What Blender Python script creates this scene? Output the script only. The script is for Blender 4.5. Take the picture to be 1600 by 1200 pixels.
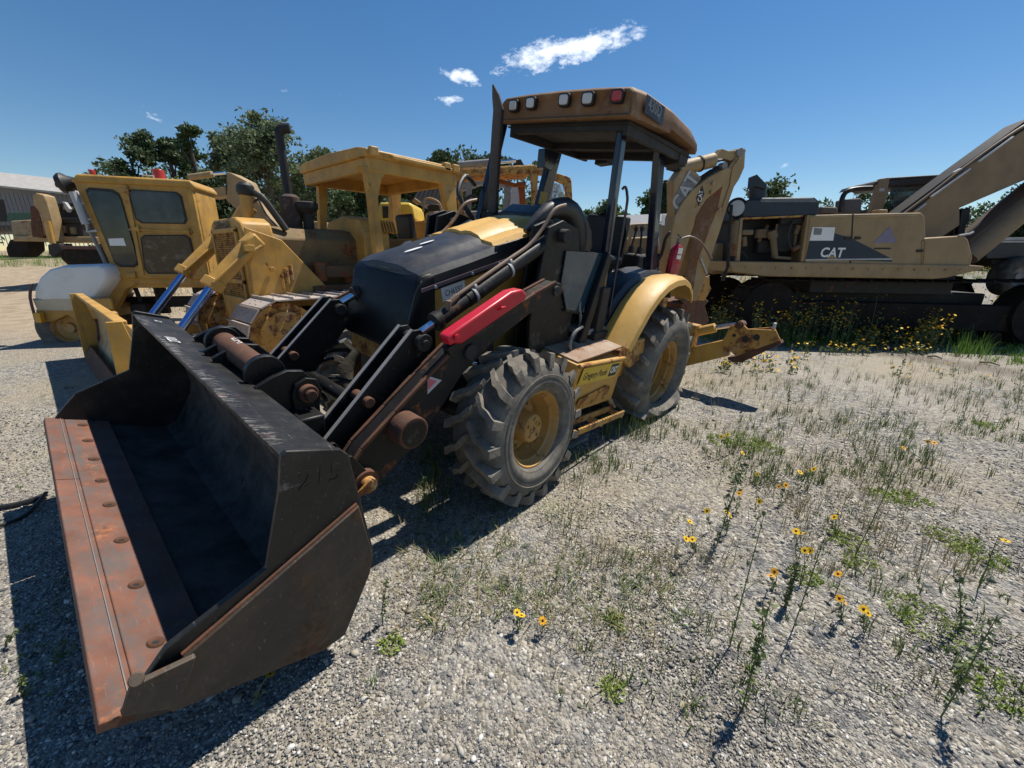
import bpy, bmesh, math, random
import numpy as np
from mathutils import Vector, Matrix, Euler, noise
for o in list(bpy.data.objects): bpy.data.objects.remove(o)
S=bpy.context.scene
rnd=random.Random(7)
R=math.radians
# ---------------------------------------------------------------- camera
CAM=Vector((4.0864,2.5891,1.553)); YAW=3.8559; PITCH=-.2997; ROLL=.0103; FPX=643.2445
Fv=Vector((math.cos(YAW)*math.cos(PITCH),math.sin(YAW)*math.cos(PITCH),math.sin(PITCH)))
R0=Fv.cross(Vector((0,0,1))).normalized(); U0=R0.cross(Fv)
Rv=R0*math.cos(ROLL)+U0*math.sin(ROLL); Uv=-R0*math.sin(ROLL)+U0*math.cos(ROLL)
cd=bpy.data.cameras.new('camera'); cam=bpy.data.objects.new('camera',cd); S.collection.objects.link(cam)
mm=Matrix((Rv,Uv,-Fv)).transposed().to_4x4(); mm.translation=CAM; cam.matrix_world=mm
cd.sensor_width=36; cd.lens=FPX/1600*36; cd.clip_end=3000; cd.clip_start=.05
S.camera=cam
S.view_settings.view_transform='Standard'; S.view_settings.look='None'
S.view_settings.exposure=0.36; S.view_settings.gamma=1; S.view_settings.use_curve_mapping=False
S.cycles.max_bounces=6; S.cycles.diffuse_bounces=3; S.cycles.glossy_bounces=3; S.cycles.transmission_bounces=6
# ---------------------------------------------------------------- sun and sky
SUNV=Vector((-.53,.085,1)).normalized()
sl=bpy.data.lights.new('sun','SUN'); sl.energy=5.0; sl.angle=R(.53); sl.color=(1,.94,.84)
so=bpy.data.objects.new('sun',sl); S.collection.objects.link(so)
so.rotation_euler=SUNV.to_track_quat('Z','Y').to_euler(); so.location=(0,0,30)
wd=bpy.data.worlds.new('World'); S.world=wd; wd.use_nodes=True
def ray(u,v): return Fv+Rv*((u-800)/FPX)-Uv*((v-600)/FPX)
def build_world():
    nt=wd.node_tree; N=nt.nodes; L=nt.links; N.clear()
    out=N.new('ShaderNodeOutputWorld'); bg=N.new('ShaderNodeBackground'); bg.inputs[1].default_value=.08
    sky=N.new('ShaderNodeTexSky'); sky.sky_type='NISHITA'; sky.sun_disc=False
    sky.sun_elevation=math.asin(SUNV.z); sky.sun_rotation=math.atan2(SUNV.x,SUNV.y)
    sky.altitude=0; sky.air_density=1.0; sky.dust_density=.0; sky.ozone_density=2.0
    hs=N.new('ShaderNodeHueSaturation'); hs.inputs['Saturation'].default_value=1.27
    L.new(sky.outputs[0],hs.inputs['Color'])
    tc=N.new('ShaderNodeTexCoord')
    nz=N.new('ShaderNodeTexNoise'); nz.inputs['Scale'].default_value=26; nz.inputs['Detail'].default_value=9; nz.inputs['Roughness'].default_value=.66
    mp=N.new('ShaderNodeMapping'); mp.inputs['Scale'].default_value=(1,1,2.2); L.new(tc.outputs['Generated'],mp.inputs[0]); L.new(mp.outputs[0],nz.inputs['Vector'])
    def m(op,a,b=None,c=None,clamp=False):
        n=N.new('ShaderNodeMath'); n.operation=op; n.use_clamp=clamp
        for i,x in enumerate((a,b,c)):
            if x is None: continue
            if hasattr(x,'links'): L.new(x,n.inputs[i])
            else: n.inputs[i].default_value=x
        return n.outputs[0]
    tot=None
    # each cloud: direction, half extents along right and up, strength
    for (u,v,w,h,st,tl) in [(860,84,88,22,1.25,-.13),(920,72,74,20,1.35,-.12),(815,98,42,9,.8,-.1),(968,66,34,12,.9,-.1),(868,108,20,7,.7,0),(720,121,33,13,1.15,.12),(700,156,24,8,.7,0),(716,160,13,6,.5,0),(240,181,24,9,.42,.1),(272,196,15,6,.22,0),(441,139,11,7,.22,0),(531,145,12,4,.22,0),(1226,258,7,4,.4,0),(1120,235,60,14,.06,0)]:
        d=ray(u,v).normalized(); du=(ray(u+w*math.cos(tl),v+w*math.sin(tl))).normalized()-d; dv=(ray(u-h*math.sin(tl),v+h*math.cos(tl))).normalized()-d
        def dot(vec):
            n=N.new('ShaderNodeVectorMath'); n.operation='DOT_PRODUCT'; L.new(tc.outputs['Generated'],n.inputs[0]); n.inputs[1].default_value=vec; return n.outputs['Value']
        a=du/du.length_squared; b=dv/dv.length_squared
        x=m('SUBTRACT',dot(a),a.dot(d)); y=m('SUBTRACT',dot(b),b.dot(d)); f=m('GREATER_THAN',dot(d),.6)
        r=m('SQRT',m('ADD',m('MULTIPLY',x,x),m('MULTIPLY',y,y)))
        k=m('SUBTRACT',1.35,r,clamp=True); k=m('MULTIPLY',m('MULTIPLY',k,f),st)
        tot=k if tot is None else m('MAXIMUM',tot,k)
    dn=m('ADD',tot,m('MULTIPLY',m('SUBTRACT',nz.outputs['Fac'],.60),4.2))
    msk=m('MULTIPLY',m('SMOOTH_MIN',m('MAXIMUM',dn,0),1.0,.1,clamp=True),m('MULTIPLY',tot,3,clamp=True),clamp=True)
    mx=N.new('ShaderNodeMix'); mx.data_type='RGBA'; L.new(msk,mx.inputs['Factor'])
    L.new(hs.outputs[0],mx.inputs['A']); mx.inputs['B'].default_value=(11.5,12.3,13.6,1)
    L.new(mx.outputs['Result'],bg.inputs[0]); L.new(bg.outputs[0],out.inputs[0])
build_world()
# ---------------------------------------------------------------- pixel -> point at a real depth
I4=Matrix.Identity(4)
def AT(M,u,v,ax,val):
    Mi=M.inverted(); o=Mi@CAM; d=Mi.to_3x3()@ray(u,v); i='xyz'.index(ax)
    return o+d*((val-o[i])/d[i])
def ATP(M,u,v,pt,n):
    Mi=M.inverted(); o=Mi@CAM; d=Mi.to_3x3()@ray(u,v); n=Vector(n)
    return o+d*((Vector(pt)-o).dot(n)/d.dot(n))
def PP(M,l,ax,val): return [AT(M,u,v,ax,val) for u,v in l]
FH=Vector((Fv.x,Fv.y,0)).normalized(); RH=Vector((R0.x,R0.y,0)).normalized()
def sstep(a,b,x):
    t=min(1,max(0,(x-a)/(b-a))); return t*t*(3-2*t)
def hgt(x,y):
    p=Vector((x,y,0))-Vector((CAM.x,CAM.y,0)); s=p.dot(FH); r=p.dot(RH)
    h=.95*sstep(10,34,s)*(1+.25*sstep(0,-14,r))+ .5*sstep(30,90,s)
    d=p.length
    h+=.02*noise.noise(Vector((x*.35,y*.35,1)))*sstep(3,9,d)+.006*noise.noise(Vector((x*1.7,y*1.7,5)))
    return h
# ---------------------------------------------------------------- materials
MATS={}
def mat(name,col,rough=.6,metal=0,var=.18,vscale=3,rust=0,rcol=(.16,.055,.02),dust=0,dcol=(.42,.36,.27),bump=.15,bscale=60,rscale=4,coat=0,scr=0,spec=.5,streak=0):
    if name in MATS: return MATS[name]
    m=bpy.data.materials.new(name); m.use_nodes=True; nt=m.node_tree; N=nt.nodes; L=nt.links
    b=N['Principled BSDF']; tc=N.new('ShaderNodeTexCoord'); C=tc.outputs['Object']
    def nz(sc,det=6,ro=.6,v=C):
        n=N.new('ShaderNodeTexNoise'); n.inputs['Scale'].default_value=sc; n.inputs['Detail'].default_value=det; n.inputs['Roughness'].default_value=ro; L.new(v,n.inputs['Vector']); return n.outputs['Fac']
    def mr(x,a,c,d=0,e=1):
        n=N.new('ShaderNodeMapRange'); L.new(x,n.inputs[0]); n.inputs[1].default_value=a; n.inputs[2].default_value=c; n.inputs[3].default_value=d; n.inputs[4].default_value=e; return n.outputs[0]
    def mix(f,a,c,bl='MIX'):
        n=N.new('ShaderNodeMix'); n.data_type='RGBA'; n.blend_type=bl
        for s,x in ((n.inputs['Factor'],f),(n.inputs['A'],a),(n.inputs['B'],c)):
            if hasattr(x,'links'): L.new(x,s)
            elif isinstance(x,(int,float)): s.default_value=x
            else: s.default_value=(*x,1)
        return n.outputs['Result']
    n1=nz(vscale); c=mix(mr(n1,.3,.7),[x*(1-var) for x in col],[min(1,x*(1+var)) for x in col])
    rg=mr(nz(vscale*4),.2,.8,max(.02,rough-.1),min(1,rough+.12))
    if dust:
        f=mr(nz(vscale*1.7,8,.7),.62-dust*.35,.8-dust*.2); f2=N.new('ShaderNodeMath'); f2.operation='MULTIPLY'; L.new(f,f2.inputs[0]); f2.inputs[1].default_value=min(.9,.35+dust*.5); c=mix(f2.outputs[0],c,dcol)
    if streak:
        mp=N.new('ShaderNodeMapping'); mp.inputs['Scale'].default_value=(9,9,.9); L.new(C,mp.inputs[0])
        f=mr(nz(1.5,7,.65,mp.outputs[0]),.55,.75,0,streak); c=mix(f,c,[x*.35 for x in col])
    if scr:
        mp=N.new('ShaderNodeMapping'); mp.inputs['Scale'].default_value=(60,5,22); mp.inputs['Rotation'].default_value=(.3,.5,.4); L.new(C,mp.inputs[0])
        f=mr(nz(1.6,4,.75,mp.outputs[0]),.62,.70,0,scr); c=mix(f,c,(.33,.32,.3))
    if rust:
        f=mr(nz(rscale,9,.72),.68-rust*.42,.74-rust*.36)
        rc=mix(mr(nz(rscale*7,6),.3,.7),[x*.45 for x in rcol],[x*1.7 for x in rcol]); c=mix(f,c,rc)
        n=N.new('ShaderNodeMix'); n.data_type='FLOAT'; L.new(f,n.inputs[0]); L.new(rg,n.inputs[2]); n.inputs[3].default_value=.9; rg=n.outputs[0]
    L.new(c,b.inputs['Base Color']); L.new(rg,b.inputs['Roughness']); b.inputs['Metallic'].default_value=metal; b.inputs['Coat Weight'].default_value=coat
    b.inputs['Specular IOR Level'].default_value=spec
    if bump:
        bp=N.new('ShaderNodeBump'); bp.inputs['Strength'].default_value=bump; bp.inputs['Distance'].default_value=.004
        L.new(nz(bscale,4,.6),bp.inputs['Height']); L.new(bp.outputs[0],b.inputs['Normal'])
    MATS[name]=m; return m
Y=mat('cat_yellow',(.50,.275,.05),.5,rust=.12,dust=.35,streak=.25,scr=.15)
YB=mat('yellow_hood',(.56,.33,.08),.52,rust=.03,dust=.15)
YR=mat('yellow_rusty',(.46,.24,.045),.6,rust=.45,dust=.4,rscale=9)
YT=mat('tan_yellow',(.34,.23,.105),.62,rust=.12,dust=.3,streak=.3)
YD=mat('dozer_yellow',(.47,.26,.05),.55,var=.28,rust=.16,dust=.4,dcol=(.30,.22,.12),streak=.5)
YBL=mat('blade_yellow',(.5,.33,.12),.6,var=.3,dust=.75,dcol=(.19,.14,.11),rcol=(.15,.09,.055),rscale=1.1,streak=.6)
OR=mat('canopy_orange',(.20,.108,.05),.7,rust=.25,dust=.25,rcol=(.13,.06,.035))
BK=mat('black_paint',(.010,.010,.010),.45,dust=.1,scr=.3,bump=.25,spec=.3)
BKB=mat('bucket_black',(.015,.0145,.014),.45,spec=.4,scr=.3,dust=.4,rust=.12,rscale=3,rcol=(.07,.03,.018),dcol=(.075,.065,.055),bump=.5,bscale=22)
BKI=mat('bucket_inside',(.016,.015,.014),.8,spec=.25,dust=.95,dcol=(.12,.10,.085),rust=.25,rcol=(.05,.03,.02),rscale=2.5,bump=.5,bscale=25)
BKS=mat('bucket_side',(.04,.032,.025),.65,dust=.65,dcol=(.11,.075,.045),rust=.35,rcol=(.09,.045,.02),rscale=5,scr=.35,bump=.5)
RU=mat('rusty_edge',(.165,.068,.042),.8,var=.35,vscale=7,rust=.3,rcol=(.20,.08,.04),dust=.5,dcol=(.11,.10,.095),scr=.2,bump=.6,bscale=45,rscale=6)
RD=mat('rust_dark',(.10,.042,.022),.85,var=.4,vscale=9,dust=.3,dcol=(.08,.07,.06),bump=.6)
RO=mat('rust_on_black',(.014,.013,.013),.55,rust=.32,dust=.2,dcol=(.06,.045,.035),rcol=(.17,.065,.025),rscale=7,bump=.4,spec=.3)
DK=mat('dark_metal',(.018,.017,.017),.7,dust=.3,dcol=(.06,.05,.04),rust=.15)
NB=mat('blue_black_post',(.012,.016,.032),.22,coat=.3,bump=.05)
PL=mat('hood_black_plastic',(.028,.028,.031),.42,dust=.3,dcol=(.09,.088,.085),bump=.1,scr=.1)
GP=mat('grille_plastic',(.006,.006,.007),.45,bump=.1,spec=.3)
LUG=mat('dusty_lug',(.15,.135,.115),.9,var=.4,vscale=9,dust=.5,dcol=(.30,.26,.20),bump=.7,bscale=40)
RB=mat('tyre_rubber',(.045,.041,.037),.88,var=.3,vscale=6,dust=.5,dcol=(.16,.14,.11),bump=.7,bscale=35)
RBG=mat('tyre_rubber_grey',(.085,.08,.072),.85,var=.3,vscale=5,dust=.7,dcol=(.24,.21,.165),bump=.6,bscale=35)
RM=mat('rim_yellow',(.42,.225,.055),.6,rust=.3,dust=.35,rscale=8,rcol=(.15,.06,.025))
CH=mat('chrome',(.75,.77,.8),.14,metal=1,var=.05,bump=.05)
CHB=mat('chrome_blue',(.34,.44,.72),.2,metal=1,var=.05,bump=.05)
RED=mat('red_paint',(.52,.012,.03),.38,var=.1,bump=.1)
REX=mat('red_gloss',(.33,.008,.02),.25,coat=.4,bump=0)
HOSE=mat('brown_line',(.17,.115,.075),.5,rust=.2)
RBH=mat('black_rubber',(.014,.014,.015),.55,bump=.2)
GRY=mat('grey_paint',(.2,.195,.19),.6,dust=.3)
LGY=mat('light_grey',(.42,.42,.42),.5,dust=.2)
WH=mat('white_plastic',(.72,.72,.70),.45,dust=.25,dcol=(.5,.46,.4),var=.05,bump=.1)
WHP=mat('white_print',(.78,.78,.76),.5,var=.04,bump=0)
BLP=mat('black_print',(.012,.012,.014),.5,var=.04,bump=0)
YP=mat('yellow_print',(.62,.42,.03),.4,var=.06,bump=0)
PUR=mat('purple_trim',(.14,.10,.12),.4,bump=0)
SEAT=mat('seat_vinyl',(.013,.014,.018),.5,bump=.4)
EXH=mat('exhaust_steel',(.075,.062,.058),.72,rust=.25,dust=.3,dcol=(.14,.12,.11),rcol=(.09,.05,.035))
TRK=mat('track_steel',(.40,.34,.30),.7,metal=0,rust=.28,rcol=(.14,.07,.045),dust=.3,dcol=(.45,.42,.39),rscale=6,bump=.6)
TRD=mat('track_dark',(.018,.015,.013),.9,spec=.2,rust=.3,rcol=(.05,.027,.016),dust=.25,dcol=(.06,.05,.04))
SHT=mat('shed_metal',(.17,.175,.19),.6,var=.08,bump=.1)
def glass(name,col,rough=.05,alpha=.35):
    m=bpy.data.materials.new(name); m.use_nodes=True; N=m.node_tree.nodes; L=m.node_tree.links; b=N['Principled BSDF']
    b.inputs['Base Color'].default_value=(*col,1); b.inputs['Roughness'].default_value=rough; b.inputs['Coat Weight'].default_value=.5
    t=N.new('ShaderNodeBsdfTransparent'); t.inputs[0].default_value=(.6,.68,.68,1); mx=N.new('ShaderNodeMixShader'); mx.inputs[0].default_value=alpha
    tc=N.new('ShaderNodeTexCoord'); nn=N.new('ShaderNodeTexNoise'); nn.inputs['Scale'].default_value=5; L.new(tc.outputs['Object'],nn.inputs['Vector'])
    mr=N.new('ShaderNodeMapRange'); mr.inputs[1].default_value=.3; mr.inputs[2].default_value=.7; mr.inputs[3].default_value=alpha-.12; mr.inputs[4].default_value=min(1,alpha+.12); L.new(nn.outputs[0],mr.inputs[0]); L.new(mr.outputs[0],mx.inputs[0])
    L.new(t.outputs[0],mx.inputs[1]); L.new(b.outputs[0],mx.inputs[2]); L.new(mx.outputs[0],N['Material Output'].inputs[0]); return m
def edge_wear(m,ax,c0,w,sc,col,amt,lo=.5,ax2=None,z0=0):
    "scuffs rubbed along one edge of a part, at its own coordinates"
    nt=m.node_tree; N=nt.nodes; L=nt.links; b=N['Principled BSDF']; old=b.inputs['Base Color'].links[0].from_socket
    tc=N.new('ShaderNodeTexCoord'); sp=N.new('ShaderNodeSeparateXYZ'); L.new(tc.outputs['Object'],sp.inputs[0])
    def mt(op,a,b_=None,c_=None,cl=False):
        n=N.new('ShaderNodeMath'); n.operation=op; n.use_clamp=cl
        for i,x in enumerate((a,b_,c_)):
            if x is None: continue
            if hasattr(x,'links'): L.new(x,n.inputs[i])
            else: n.inputs[i].default_value=x
        return n.outputs[0]
    d=mt('ABSOLUTE',mt('SUBTRACT',sp.outputs[ax],c0)); f=mt('SUBTRACT',1,mt('DIVIDE',d,w),cl=True)
    mp=N.new('ShaderNodeMapping'); mp.inputs['Scale'].default_value=sc; mp.inputs['Rotation'].default_value=(0,0,.25); L.new(tc.outputs['Object'],mp.inputs[0])
    n=N.new('ShaderNodeTexNoise'); n.inputs['Scale'].default_value=1; n.inputs['Detail'].default_value=8; n.inputs['Roughness'].default_value=.75; L.new(mp.outputs[0],n.inputs['Vector'])
    n2=N.new('ShaderNodeTexNoise'); n2.inputs['Scale'].default_value=2.2; n2.inputs['Detail'].default_value=3; L.new(tc.outputs['Object'],n2.inputs['Vector'])
    k=mt('MULTIPLY',mt('MULTIPLY',mt('SUBTRACT',n.outputs[0],lo),9,cl=True),mt('MULTIPLY',mt('SUBTRACT',n2.outputs[0],.38),6,cl=True)); k=mt('MULTIPLY',mt('MULTIPLY',k,f),amt)
    if ax2 is not None: k=mt('MULTIPLY',k,mt('GREATER_THAN',sp.outputs[ax2],z0))
    mx=N.new('ShaderNodeMix'); mx.data_type='RGBA'; L.new(k,mx.inputs['Factor']); L.new(old,mx.inputs['A']); mx.inputs['B'].default_value=(*col,1); L.new(mx.outputs['Result'],b.inputs['Base Color'])
edge_wear(BKB,0,3.70,.06,(22,70,22),(.30,.28,.26),1.0,.5,2,.9)
edge_wear(BKB,0,3.71,.05,(8,14,8),(.15,.06,.035),.9,.56,2,.85)
edge_wear(BKI,2,.55,.5,(5,2.5,9),(.13,.11,.09),.5,.5)
edge_wear(YBL,2,.30,.45,(9,4,5),(.13,.10,.085),.85,.44)
edge_wear(RU,0,4.12,.16,(14,5,14),(.085,.085,.085),.8,.47)
edge_wear(BKS,2,.45,.4,(30,30,8),(.16,.14,.12),.45,.55)
GL=glass('dark_glass',(.02,.028,.03),.06,.72)
GLB=glass('blue_tinted_glass',(.03,.07,.10),.12,.8)
GLC=glass('dusty_reflection_glass',(.12,.14,.14),.12,.42)
LENS=mat('lamp_lens',(.55,.55,.55),.15,coat=.5,bump=.3,bscale=90)
REDL=mat('red_lens',(.42,.02,.015),.2,coat=.4,bump=.2)
# ---------------------------------------------------------------- mesh builder
class B:
    def __init__(s): s.bm=bmesh.new()
    def face(s,pts):
        try: return s.bm.faces.new([s.bm.verts.new(p) for p in pts])
        except ValueError: pass
    def prism(s,pts,d):
        d=Vector(d); a=[s.bm.verts.new(p) for p in pts]; b=[s.bm.verts.new(Vector(p)+d) for p in pts]; n=len(a)
        s.bm.faces.new(a); s.bm.faces.new(b[::-1])
        for i in range(n): s.bm.faces.new((a[i],b[i],b[(i+1)%n],a[(i+1)%n]))
        return s
    def box(s,c,sz,rot=None):
        c=Vector(c); q=Euler(rot).to_matrix() if rot else Matrix.Identity(3); x,y,z=[k/2 for k in sz]
        pts=[c+q@Vector(p) for p in ((-x,-y,-z),(x,-y,-z),(x,y,-z),(-x,y,-z))]
        return s.prism(pts,q@Vector((0,0,2*z)))
    def bar(s,p0,p1,w,h,up=(0,0,1)):
        p0=Vector(p0);p1=Vector(p1);d=(p1-p0).normalized();r=d.cross(Vector(up)).normalized();u=r.cross(d)
        return s.prism([p0+r*a*w/2+u*b*h/2 for a,b in((-1,-1),(1,-1),(1,1),(-1,1))],p1-p0)
    def tube(s,pts,r,n=10,cap=True,sub=0):
        pts=[Vector(p) for p in pts]
        if sub and len(pts)>2:
            q=[]
            for i in range(len(pts)-1):
                p0=pts[max(i-1,0)];p1=pts[i];p2=pts[i+1];p3=pts[min(i+2,len(pts)-1)]
                for k in range(sub):
                    t=k/sub; q.append(.5*((2*p1)+(p2-p0)*t+(2*p0-5*p1+4*p2-p3)*t*t+(3*p1-p0-3*p2+p3)*t**3))
            q.append(pts[-1]); 
            if not isinstance(r,(int,float)):
                r=[r[min(int(i/sub),len(r)-2)]*(1-(i%sub)/sub)+r[min(int(i/sub)+1,len(r)-1)]*((i%sub)/sub) for i in range(len(q)-1)]+[r[-1]]
            pts=q
        rs=[r]*len(pts) if isinstance(r,(int,float)) else r
        prev=None; nrm=None
        for i,p in enumerate(pts):
            d=(pts[min(i+1,len(pts)-1)]-pts[max(i-1,0)]).normalized()
            if nrm is None: nrm=d.orthogonal().normalized()
            else: nrm=(nrm-d*nrm.dot(d)).normalized()
            bn=d.cross(nrm); ring=[s.bm.verts.new(p+(nrm*math.cos(2*math.pi*k/n)+bn*math.sin(2*math.pi*k/n))*rs[i]) for k in range(n)]
            if prev:
                for k in range(n): s.bm.faces.new((prev[k],prev[(k+1)%n],ring[(k+1)%n],ring[k]))
            elif cap: s.bm.faces.new(ring[::-1])
            prev=ring
        if cap: s.bm.faces.new(prev)
        return s
    def cyl(s,p0,p1,r,r2=None,n=20): return s.tube([p0,p1],[r,r if r2 is None else r2],n)
    def lathe(s,prof,c,ax,n=40,close=False):
        c=Vector(c); ax=Vector(ax).normalized(); e=ax.orthogonal().normalized(); f=ax.cross(e); rings=[]
        for (a,r) in prof:
            rings.append([s.bm.verts.new(c+ax*a+(e*math.cos(2*math.pi*k/n)+f*math.sin(2*math.pi*k/n))*r) for k in range(n)])
        for i in range(len(rings)-(0 if close else 1)):
            p=rings[i];q=rings[(i+1)%len(rings)]
            for k in range(n): s.bm.faces.new((p[k],p[(k+1)%n],q[(k+1)%n],q[k]))
        return s
    def loft(s,secs,closed=True,cap=True):
        rs=[[s.bm.verts.new(p) for p in q] for q in secs]; n=len(rs[0])
        for a,b in zip(rs,rs[1:]):
            for k in range(n if closed else n-1): s.bm.faces.new((a[k],a[(k+1)%n],b[(k+1)%n],b[k]))
        if cap and closed: s.bm.faces.new(rs[0][::-1]); s.bm.faces.new(rs[-1])
        return s
def obj(name,b,m,parent=None,bev=0,seg=2,ang=35,kind=None,label=None):
    bm=b.bm; bmesh.ops.recalc_face_normals(bm,faces=bm.faces)
    me=bpy.data.meshes.new(name); bm.to_mesh(me); bm.free()
    for p in me.polygons: p.use_smooth=True
    me.set_sharp_from_angle(angle=R(ang))
    if m: me.materials.append(m)
    o=bpy.data.objects.new(name,me); S.collection.objects.link(o)
    if parent: o.parent=parent
    if bev:
        k=o.modifiers.new('bevel','BEVEL'); k.width=bev; k.segments=seg; k.limit_method='ANGLE'; k.angle_limit=R(30); k.harden_normals=False
    if kind: o['kind']=kind
    if label: o['label']=label
    return o
def tag(o,label,cat,group=None):
    o['label']=label; o['category']=cat
    if group: o['group']=group
    return o
def thing(name,label,cat,loc=(0,0,0),rot=(0,0,0),group=None):
    o=bpy.data.objects.new(name,None); S.collection.objects.link(o); o.location=loc; o.rotation_euler=rot; o.empty_display_size=.2
    return tag(o,label,cat,group)
def MW(o): return Matrix.LocRotScale(o.location,o.rotation_euler,None)
def copy_tree(o,parent=None):
    c=o.copy(); S.collection.objects.link(c); c.parent=parent
    for ch in o.children: copy_tree(ch,c)
    return c
def text(s,M,size,m,parent,name='lettering',ext=.001,bold=0,shear=0,align='CENTER',xs=1):
    cu=bpy.data.curves.new('t','FONT'); cu.body=s; cu.size=size; cu.extrude=ext; cu.align_x=align; cu.align_y='CENTER'; cu.offset=bold; cu.shear=shear; cu.resolution_u=3
    t=bpy.data.objects.new('t',cu); S.collection.objects.link(t); dg=bpy.context.evaluated_depsgraph_get()
    me=bpy.data.meshes.new_from_object(t.evaluated_get(dg)); bpy.data.objects.remove(t)
    me.transform(M@Matrix.Diagonal((xs,1,1,1))); me.materials.clear(); me.materials.append(m); o=bpy.data.objects.new(name,me); S.collection.objects.link(o); o.parent=parent; return o
def frame(p,x,n):
    "matrix with origin p, x axis x, normal n"
    x=Vector(x).normalized(); n=Vector(n); n=(n-x*n.dot(x)).normalized(); y=n.cross(x)
    m=Matrix((x,y,n)).transposed().to_4x4(); m.translation=Vector(p); return m
# ---------------------------------------------------------------- ground
def build_ground():
    m=bpy.data.materials.new('gravel_ground'); m.use_nodes=True; nt=m.node_tree; N=nt.nodes; L=nt.links; b=N['Principled BSDF']
    tc=N.new('ShaderNodeTexCoord'); C=tc.outputs['Object']
    def nz(sc,det=6,ro=.6):
        n=N.new('ShaderNodeTexNoise'); n.inputs['Scale'].default_value=sc; n.inputs['Detail'].default_value=det; n.inputs['Roughness'].default_value=ro; L.new(C,n.inputs['Vector']); return n.outputs['Fac']
    def ramp(x,st):
        n=N.new('ShaderNodeValToRGB'); L.new(x,n.inputs[0]); e=n.color_ramp.elements
        while len(e)<len(st): e.new(.5)
        for q,(p,c) in zip(e,st): q.position=p; q.color=(*c,1)
        return n.outputs[0]
    def mix(f,a,c,bl='MIX'):
        n=N.new('ShaderNodeMix'); n.data_type='RGBA'; n.blend_type=bl
        for s,x in ((n.inputs['Factor'],f),(n.inputs['A'],a),(n.inputs['B'],c)):
            if hasattr(x,'links'): L.new(x,s)
            elif isinstance(x,(int,float)): s.default_value=x
            else: s.default_value=(*x,1)
        return n.outputs['Result']
    def mr(x,a,c,d=0,e=1):
        n=N.new('ShaderNodeMapRange'); L.new(x,n.inputs[0]); n.inputs[1].default_value=a; n.inputs[2].default_value=c; n.inputs[3].default_value=d; n.inputs[4].default_value=e; return n.outputs[0]
    vo=N.new('ShaderNodeTexVoronoi'); vo.inputs['Scale'].default_value=75; vo.inputs['Randomness'].default_value=1; L.new(C,vo.inputs['Vector'])
    vo2=N.new('ShaderNodeTexVoronoi'); vo2.inputs['Scale'].default_value=34; L.new(C,vo2.inputs['Vector'])
    sp=N.new('ShaderNodeSeparateColor'); L.new(vo.outputs['Color'],sp.inputs[0]); sp2=N.new('ShaderNodeSeparateColor'); L.new(vo2.outputs['Color'],sp2.inputs[0])
    peb=ramp(sp.outputs[0],[(0,(.11,.10,.088)),(.35,(.225,.203,.165)),(.7,(.35,.32,.26)),(.93,(.46,.43,.37)),(1,(.62,.6,.57))])
    peb2=ramp(sp2.outputs[1],[(0,(.085,.088,.095)),(.5,(.23,.22,.205)),(1,(.38,.355,.31))])
    c=mix(mr(nz(9,3),.42,.58),peb,peb2)
    sand=ramp(nz(120,3,.7),[(.3,(.25,.205,.14)),(.7,(.43,.37,.27))])
    c=mix(mr(nz(.55,6,.62),.46,.66,0,.75),c,sand)
    c=mix(mr(nz(.33,7,.7),.56,.70,0,.5),c,(.15,.135,.115))
    # sandy wheel tracks and the haul road far left
    c=mix(mr(nz(.16,4,.55),.52,.66,0,.5),c,(.40,.36,.29))
    c=mix(mr(nz(.9,5,.7),.62,.74,0,.55),c,(.14,.105,.075))
    cxy=N.new('ShaderNodeSeparateXYZ'); L.new(C,cxy.inputs[0])
    def lin(a,b_,c_):
        n=N.new('ShaderNodeVectorMath'); n.operation='DOT_PRODUCT'; L.new(C,n.inputs[0]); n.inputs[1].default_value=(a,b_,0); q=N.new('ShaderNodeMath'); q.operation='ADD'; L.new(n.outputs['Value'],q.inputs[0]); q.inputs[1].default_value=c_; return q.outputs[0]
    rr=lin(RH.x,RH.y,-(RH.x*CAM.x+RH.y*CAM.y)); ss=lin(FH.x,FH.y,-(FH.x*CAM.x+FH.y*CAM.y))
    f1=mr(rr,-4,-7); f2=mr(ss,6,9); k=N.new('ShaderNodeMath'); k.operation='MULTIPLY'; L.new(f1,k.inputs[0]); L.new(f2,k.inputs[1])
    road=ramp(nz(2.5,8,.65),[(.3,(.24,.18,.12)),(.55,(.40,.32,.225)),(.8,(.33,.27,.19))]); c=mix(k.outputs[0],c,road)
    # pale worn track crossing on the right
    def band(p0,p1,w,col,amt):
        nonlocal c
        p0=AT(I4,*p0,'z',0); p1=AT(I4,*p1,'z',0); d=(p1-p0); d.z=0; d.normalize(); n_=Vector((-d.y,d.x,0))
        q=lin(n_.x,n_.y,-n_.dot(p0)); a=N.new('ShaderNodeMath'); a.operation='ABSOLUTE'; L.new(q,a.inputs[0])
        w1=N.new('ShaderNodeMath'); w1.operation='MULTIPLY_ADD'; L.new(nz(1.6,5,.6),w1.inputs[0]); w1.inputs[1].default_value=-.9; L.new(a.outputs[0],w1.inputs[2])
        f=mr(w1.outputs[0],w-.45,w-.85,0,amt); g=mr(rr,.6,2.2); k=N.new('ShaderNodeMath'); k.operation='MULTIPLY'; L.new(f,k.inputs[0]); L.new(g,k.inputs[1]); c=mix(k.outputs[0],c,col)
    band((1250,575),(1598,668),.62,(.42,.385,.33),.4)
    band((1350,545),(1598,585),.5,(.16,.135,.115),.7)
    L.new(c,b.inputs['Base Color']); b.inputs['Roughness'].default_value=.92; b.inputs['Specular IOR Level'].default_value=.25
    bp=N.new('ShaderNodeBump'); bp.inputs['Strength'].default_value=.9; bp.inputs['Distance'].default_value=.012; bp.invert=True
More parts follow.
